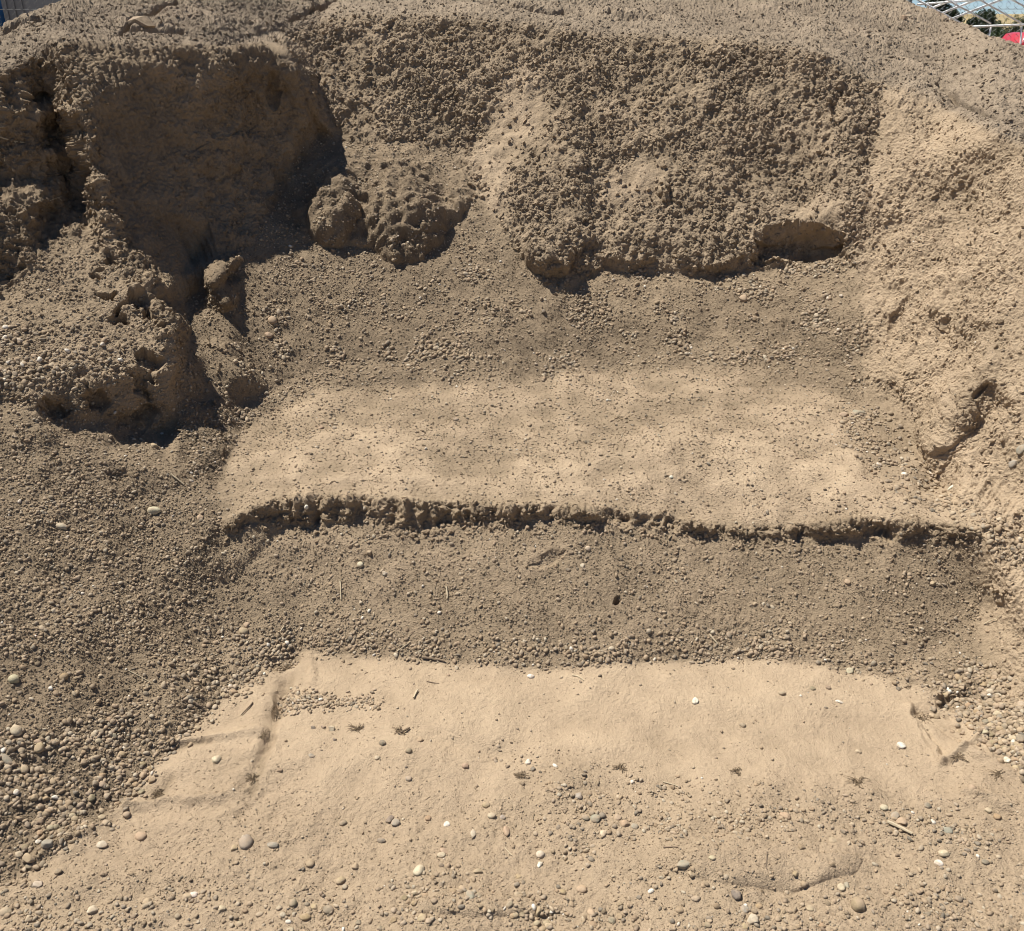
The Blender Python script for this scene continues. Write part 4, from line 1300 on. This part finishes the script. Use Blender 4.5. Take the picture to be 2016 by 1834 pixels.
GALV = plain('galvanised_wire', (.16, .17, .17), .6, .2, .15, 20)
WHITEP = plain('white_painted_pipe', (.80, .80, .79), .45, 0, .06, 6)
YF = 7.4
fence = empty('chain_link_fence', (0, YF, -.05))
tag(fence, 'grey chain link fence running behind the mound', 'fence')
bm = bmesh.new()
cw, chh, fx0, fx1, fz1 = .060, .075, -6.0, 6.0, 2.55
nz = int(fz1 / chh)
for k in range(int((fx1 - fx0) / cw)):
    xa = fx0 + k * cw
    pts = []
    for j in range(nz * 2):
        side = j % 2
        z = .05 + j * chh * .5
        x = xa + (cw * .5 if side else 0) - (0 if side else 0)
        sgn = 1 if side else -1
        pts.append(Vector((x, sgn * .002, z - chh * .09)))
        pts.append(Vector((x, -sgn * .002, z + chh * .09)))
    tube(bm, pts, [.0014] * len(pts), 3, caps=False)
    pts2 = [Vector((p.x + (cw * .5 if (i // 2) % 2 == 0 else -cw * .5) + 0.0, -p.y, p.z)) for i, p in enumerate(pts)]
    tube(bm, pts2, [.0014] * len(pts2), 3, caps=False)
bm_obj('wire_mesh', bm, GALV, fence)
for k in range(5):
    bm = bmesh.new()
    tube(bm, [Vector((-5.9 + k * 2.95, .04, 0)), Vector((-5.9 + k * 2.95, .04, 2.6))], [.024, .024], 10)
    bm_obj('post', bm, GALV, fence, True)
bm = bmesh.new()
tube(bm, [Vector((-6, .04, 2.58)), Vector((6, .04, 2.58))], [.02, .02], 8)
bm_obj('top_rail', bm, GALV, fence, True)
bm = bmesh.new()
zt = float(place(2400 * S_, 24 * S_, YF).z) + .05
tube(bm, [Vector((-6, -.008, zt)), Vector((6, -.008, zt + .004))], [.0018, .0018], 5)
bm_obj('tension_wire', bm, GALV, fence, True)

YW = 9.0
frame = empty('pipe_frame', place(2440 * S_, 66 * S_, YW) * Vector((1, 1, 0)).length * 0 if False else (4.6, YW, -.05))
tag(frame, 'white painted tubular steel frame with crossing braces behind the fence', 'pipe frame')
f0 = Vector((4.6, YW, -.05))


def bar(name, a, b, w, dy=0.0, ext=None):
    A = place(a[0] * S_, a[1] * S_, YW + dy); B = place(b[0] * S_, b[1] * S_, YW + dy)
    if ext:
        A, B = A - (B - A) * ext[0], B + (B - A) * ext[1]
    rad = w * S_ / F * YW * .5
    bm = bmesh.new()
    tube(bm, [A - f0, B - f0], [rad, rad], 8)
    return bm_obj(name, bm, WHITEP, frame, True)


bar('rail', (2371, 66), (2500, 61), 4.6, 0, (.15, .9))
bar('rail', (2251, 10.5), (2373, 1.5), 4.2, .03, (.1, 1.2))
bar('leg', (2420.5, 62), (2413, 98), 4.4, .02, (0, 4.2))
bar('leg', (2494.5, 59), (2492.5, 92), 4.0, .02, (0, 4.4))
for a, b, dy in (((2392, 0), (2494, 58), -.05), ((2257, 9), (2323, 45), -.05), ((2329, 9), (2419, 58), -.05), ((2471, 0), (2540, 37), -.05)):
    bar('brace', a, b, 3.6, dy, (.9, 0.0 if b[0] > 2400 else 1.0))
for a, b, dy in (((2271, 22), (2313, 5), .09), ((2297, 34), (2383, 0), .09), ((2328, 45), (2444, 0), .09)):
    bar('brace', a, b, 4.8, dy, (.3, .6))

# red car far behind, seen from the side over the shoulder of the mound
RED = plain('red_car_paint', (.42, .03, .04), .3, 0, .04, 3, .6)
GLASS = plain('dark_car_glass', (.02, .025, .03), .08, 0, .05, 2, .7)
RUB = plain('black_rubber', (.02, .02, .02), .8, 0, .1, 8)
CHR = plain('grey_rim', (.35, .35, .36), .35, .6, .1, 8)
YC = 34.0
cx0 = float(place(2452 * S_, 90 * S_, YC).x)
car = empty('parked_car', (cx0 + 2.2, YC, -.08))
tag(car, 'red car with rounded roof parked beyond the fence', 'car')
carz = float(place(2490 * S_, 79 * S_, YC).z) + .08


def profile_mesh(prof, y0, y1, bulge=0.0):
    bm = bmesh.new()
    ys = [y0, y0 + .12, (y0 + y1) / 2, y1 - .12, y1]
    ins = [.10, 0, 0, 0, .10]
    rings = []
    zc_ = sum(p[1] for p in prof) / len(prof); xc_ = sum(p[0] for p in prof) / len(prof)
    for y, q in zip(ys, ins):
        rings.append([bm.verts.new((p[0] + (xc_ - p[0]) * q * .4, y, p[1] + (zc_ - p[1]) * q)) for p in prof])
    n = len(prof)
    for a, b in zip(rings[:-1], rings[1:]):
        for i in range(n):
            bm.faces.new((a[i], a[(i + 1) % n], b[(i + 1) % n], b[i]))
    bm.faces.new(rings[0][::-1]); bm.faces.new(rings[-1])
    return bm


hh = carz
prof = [(-2.15, .35), (-2.22, .7), (-2.18, 1.0), (-2.10, 1.25), (-1.98, 1.48), (-1.80, hh - .05), (-1.55, hh), (.1, hh), (.35, hh * .965), (1.0, 1.02), (1.9, .92), (2.15, .75), (2.2, .4), (1.8, .3), (-1.8, .3)]
bm_obj('body', profile_mesh(prof, -.85, .85), RED, car, True)


def window(pts, name='window'):
    bm = bmesh.new()
    f = [bm.verts.new((x, -.862, z)) for x, z in pts]; b = [bm.verts.new((x, -.80, z)) for x, z in pts]
    bm.faces.new(f)
    for i in range(len(pts)):
        bm.faces.new((f[i], b[i], b[(i + 1) % len(pts)], f[(i + 1) % len(pts)]))
    return bm_obj(name, bm, GLASS, car)


def rounded(x0, x1, z0, z1, cut):
    return [(x0, z0), (x1, z0), (x1, z1 - .06), (x1 - .06, z1), (x0 + cut + .08, z1), (x0 + cut, z1 - .06)]


window(rounded(-1.97, -1.44, 1.04, hh - .17, .10))
window(rounded(-1.30, -.22, 1.04, hh - .17, .0))
window([(-.12, 1.02), (.82, 1.02), (.42, hh - .2), (.3, hh - .16), (-.06, hh - .16), (-.12, hh - .22)])
for x in (-1.35, 1.35):
    for sy in (-.82, .82):
        bm = bmesh.new()
        bmesh.ops.create_cone(bm, cap_ends=True, segments=24, radius1=.33, radius2=.33, depth=.2, matrix=Matrix.Translation((x, sy, .33)) @ Matrix.Rotation(R(90), 4, 'X'))
        wh = bm_obj('wheel', bm, RUB, car)
        bm = bmesh.new()
        bmesh.ops.create_cone(bm, cap_ends=True, segments=20, radius1=.2, radius2=.2, depth=.22, matrix=Matrix.Translation((x, sy, .33)) @ Matrix.Rotation(R(90), 4, 'X'))
        bm_obj('rim', bm, CHR, wh)
bm = bmesh.new(); box(bm, -2.24, -.8, .84, -2.16, -.5, .98); bm_obj('tail_light', bm, plain('red_lens', (.4, .01, .01), .2), car)

# hills and trees in the distance
DRY = plain('dry_hill_grass', (.30, .24, .13), .95, 0, .3, .08, .05)
def hill(name, cx, cy, rx, ry, h, mat, seed):
    n = 60
    gx, gy = np.meshgrid(np.linspace(-1, 1, n), np.linspace(-1, 1, n))
    r2 = gx ** 2 + gy ** 2
    z = h * np.clip(1 - r2, 0, 1) ** 1.3
    Pn = np.stack([cx + gx * rx, cy + gy * ry, z], -1)
    Pn[..., 2] += (gn(Pn, 40, seed) * .25 + gn(Pn, 15, seed + 1) * .1) * h * np.clip(1 - r2, 0, 1) - .2
    vid = np.arange(n * n).reshape(n, n)
    q = np.stack([vid[:-1, :-1], vid[:-1, 1:], vid[1:, 1:], vid[1:, :-1]], -1).reshape(-1, 4)
    o = link(name, fast_mesh(name, Pn.reshape(-1, 3), quads=q), mat)
    return tag(o, kind='structure')


hill('hills', 150, 330, 230, 110, 7.2, DRY, 61)
hill('hills', -250, 380, 260, 120, 9.0, DRY, 62)

LEAF = {}
for nm, colr in (('dark', (.030, .045, .022)), ('green', (.050, .075, .030)), ('olive', (.075, .085, .045))):
    LEAF[nm] = plain('leaf_' + nm, colr, .8, 0, .5, .8, .2)
TRUNK = plain('tree_bark', (.10, .075, .055), .9, 0, .3, 4, .1)


def tree(name, x, y, z0, w, h, trunk_h, mat, label, n=2200, leaf=.25, seed=0, cat='tree', group=None):
    r = np.random.default_rng(seed)
    root = empty(name, (x, y, z0))
    tag(root, label, cat, group)
    bm = bmesh.new()
    top = h * .72
    tube(bm, [Vector((0, 0, -.1)), Vector((r.normal(0, .03 * w), 0, top * .5)), Vector((r.normal(0, .05 * w), 0, top))], [w * .05, w * .04, w * .012], 8)
    for k in range(7):
        a = r.uniform(0, 6.28); zb = r.uniform(.3, .8) * top
        e = Vector((math.cos(a) * w * .33, math.sin(a) * w * .33, min(h * .9, zb + r.uniform(.1, .3) * h)))
        tube(bm, [Vector((0, 0, zb)), e], [w * .02, w * .006], 5)
    bm_obj('trunk', bm, TRUNK, root, True)
    nc = 26
    cc = r.normal(size=(nc, 3)); cc /= np.linalg.norm(cc, axis=1)[:, None]
    cc *= r.uniform(.35, 1.0, nc)[:, None] ** .5
    cc = cc * np.array([w * .40, w * .40, (h - trunk_h) * .42]) + np.array([0, 0, (h + trunk_h) * .5])
    cr = r.uniform(.10, .22, nc) * w
    k = r.integers(0, nc, n)
    d = r.normal(size=(n, 3)); d /= np.linalg.norm(d, axis=1)[:, None]
    p = cc[k] + d * (cr[k] * r.uniform(.5, 1.05, n))[:, None]
    p[:, 2] = np.maximum(p[:, 2], trunk_h * .7)
    A = r.normal(size=(n, 3)); A /= np.linalg.norm(A, axis=1)[:, None]
    B = np.cross(A, r.normal(size=(n, 3))); B /= np.linalg.norm(B, axis=1)[:, None]
    s = leaf * r.uniform(.6, 1.3, n)[:, None]
    V = np.stack([p - A * s, p + B * s * .45, p + A * s, p - B * s * .45], 1).reshape(-1, 3)
    q = np.arange(n * 4).reshape(-1, 4)
    link('crown', fast_mesh('crown', V, quads=q, smooth=False), mat, root)
    return root


def at(xs, ys, Y):
    return place(xs * S_, ys * S_, Y)


def tree_at(xs, ytop, wpx, Y, mat, label, seed, name='tree', tr=.15, n=2200, cat='tree', group='trees beyond the fence', leaf=None):
    c = at(xs, 79, Y); topz = float(at(xs, ytop, Y).z)
    w = wpx * S_ / F * Y / float(gfac(60)) * 1.0
    zb = -.1
    return tree(name, float(c.x), Y, zb, w, topz - zb, (topz - zb) * tr, mat, label, n, leaf or max(.04, w * .045), seed, cat, group)


tree_at(2290, -60, 130, 26, LEAF['dark'], 'big near black tree behind the left end of the white frame', 401, n=9000, tr=.12)
tree_at(2392, 26, 86, 120, LEAF['dark'], 'dark flat topped tree on the hillside behind the frame', 402, n=3500, tr=.1)
tree_at(2482, 28, 34, 130, LEAF['green'], 'round tree on the skyline near the right picture edge', 403, n=2200)
tree_at(2452, 30, 16, 150, LEAF['green'], 'small thin tree on the skyline between two larger ones', 404, n=1200)
tree_at(2430, 46, 40, 100, LEAF['green'], 'low green tree in front of the dark flat topped one', 405, n=2400, tr=.05)
tree_at(2470, 52, 60, 90, LEAF['olive'], 'wide olive green bush behind the red car', 406, name='bush', n=3000, tr=.03, cat='bush')
tree_at(2525, 36, 60, 110, LEAF['olive'], 'pale green tree cut by the right picture edge', 407, n=2200)
tree_at(2412, 40, 46, 140, LEAF['olive'], 'olive green tree right of the dark flat topped one', 410, n=2200, tr=.05)
tree_at(2505, 34, 36, 150, LEAF['dark'], 'dark tree on the skyline cut by the right picture edge', 411, n=1800)
tree_at(2440, 60, 60, 70, LEAF['green'], 'long green bush behind the end of the mound', 412, name='bush', n=2600, tr=.02, cat='bush')
tree_at(2372, 40, 40, 150, LEAF['green'], 'hazy green tree above the dry grass patch', 413, n=1800, tr=.05)
tree_at(2340, 34, 26, 110, LEAF['green'], 'slim green tree beside the near black one', 408, n=1500, tr=.1)
tree_at(110, -50, 80, 13, LEAF['dark'], 'dark bushy tree behind the fence at the left corner', 409, n=7000, tr=.1)

# grey panel shed and blue drum at the left corner
SHED = plain('grey_sheet_metal', (.16, .17, .18), .6, .2, .08, 3)
BLUE = plain('blue_plastic', (.03, .12, .30), .5, 0, .1, 4)
YS = 10.5
xl = float(at(6, 20, YS).x); xr = float(at(64, 20, YS).x)
shed = empty('shed', (xl, YS, -.08))
tag(shed, 'plain grey sheet metal shed behind the fence, left corner', 'shed')
bm = bmesh.new(); box(bm, 0, 0, 0, xr - xl, 1.6, 2.5); bm_obj('wall', bm, SHED, shed)
bm = bmesh.new(); box(bm, -.06, -.08, 2.5, xr - xl + .06, 1.7, 2.58); bm_obj('roof', bm, SHED, shed)
for k in range(3):
    bm = bmesh.new(); xx = (xr - xl) * (k + .5) / 3; box(bm, xx - .012, -.012, .02, xx + .012, 0.0, 2.48); bm_obj('seam_rib', bm, SHED, shed)
tank = empty('water_tank', (xl - .42, YS + .35, -.08))
tag(tank, 'tall blue plastic tank left of the grey shed', 'tank')
bm = bmesh.new()
zs = [0, .05, .4, .44, .48, 1.0, 1.04, 1.08, 1.6, 1.64, 1.68, 2.2, 2.3]
rr = [.34, .38, .38, .36, .38, .38, .36, .38, .38, .36, .38, .38, .22]
tube(bm, [Vector((0, 0, z)) for z in zs], rr, 28)
bm_obj('body', bm, BLUE, tank, True)
bm = bmesh.new(); tube(bm, [Vector((0, 0, 2.29)), Vector((0, 0, 2.36))], [.12, .12], 16); bm_obj('lid', bm, BLUE, tank, True)
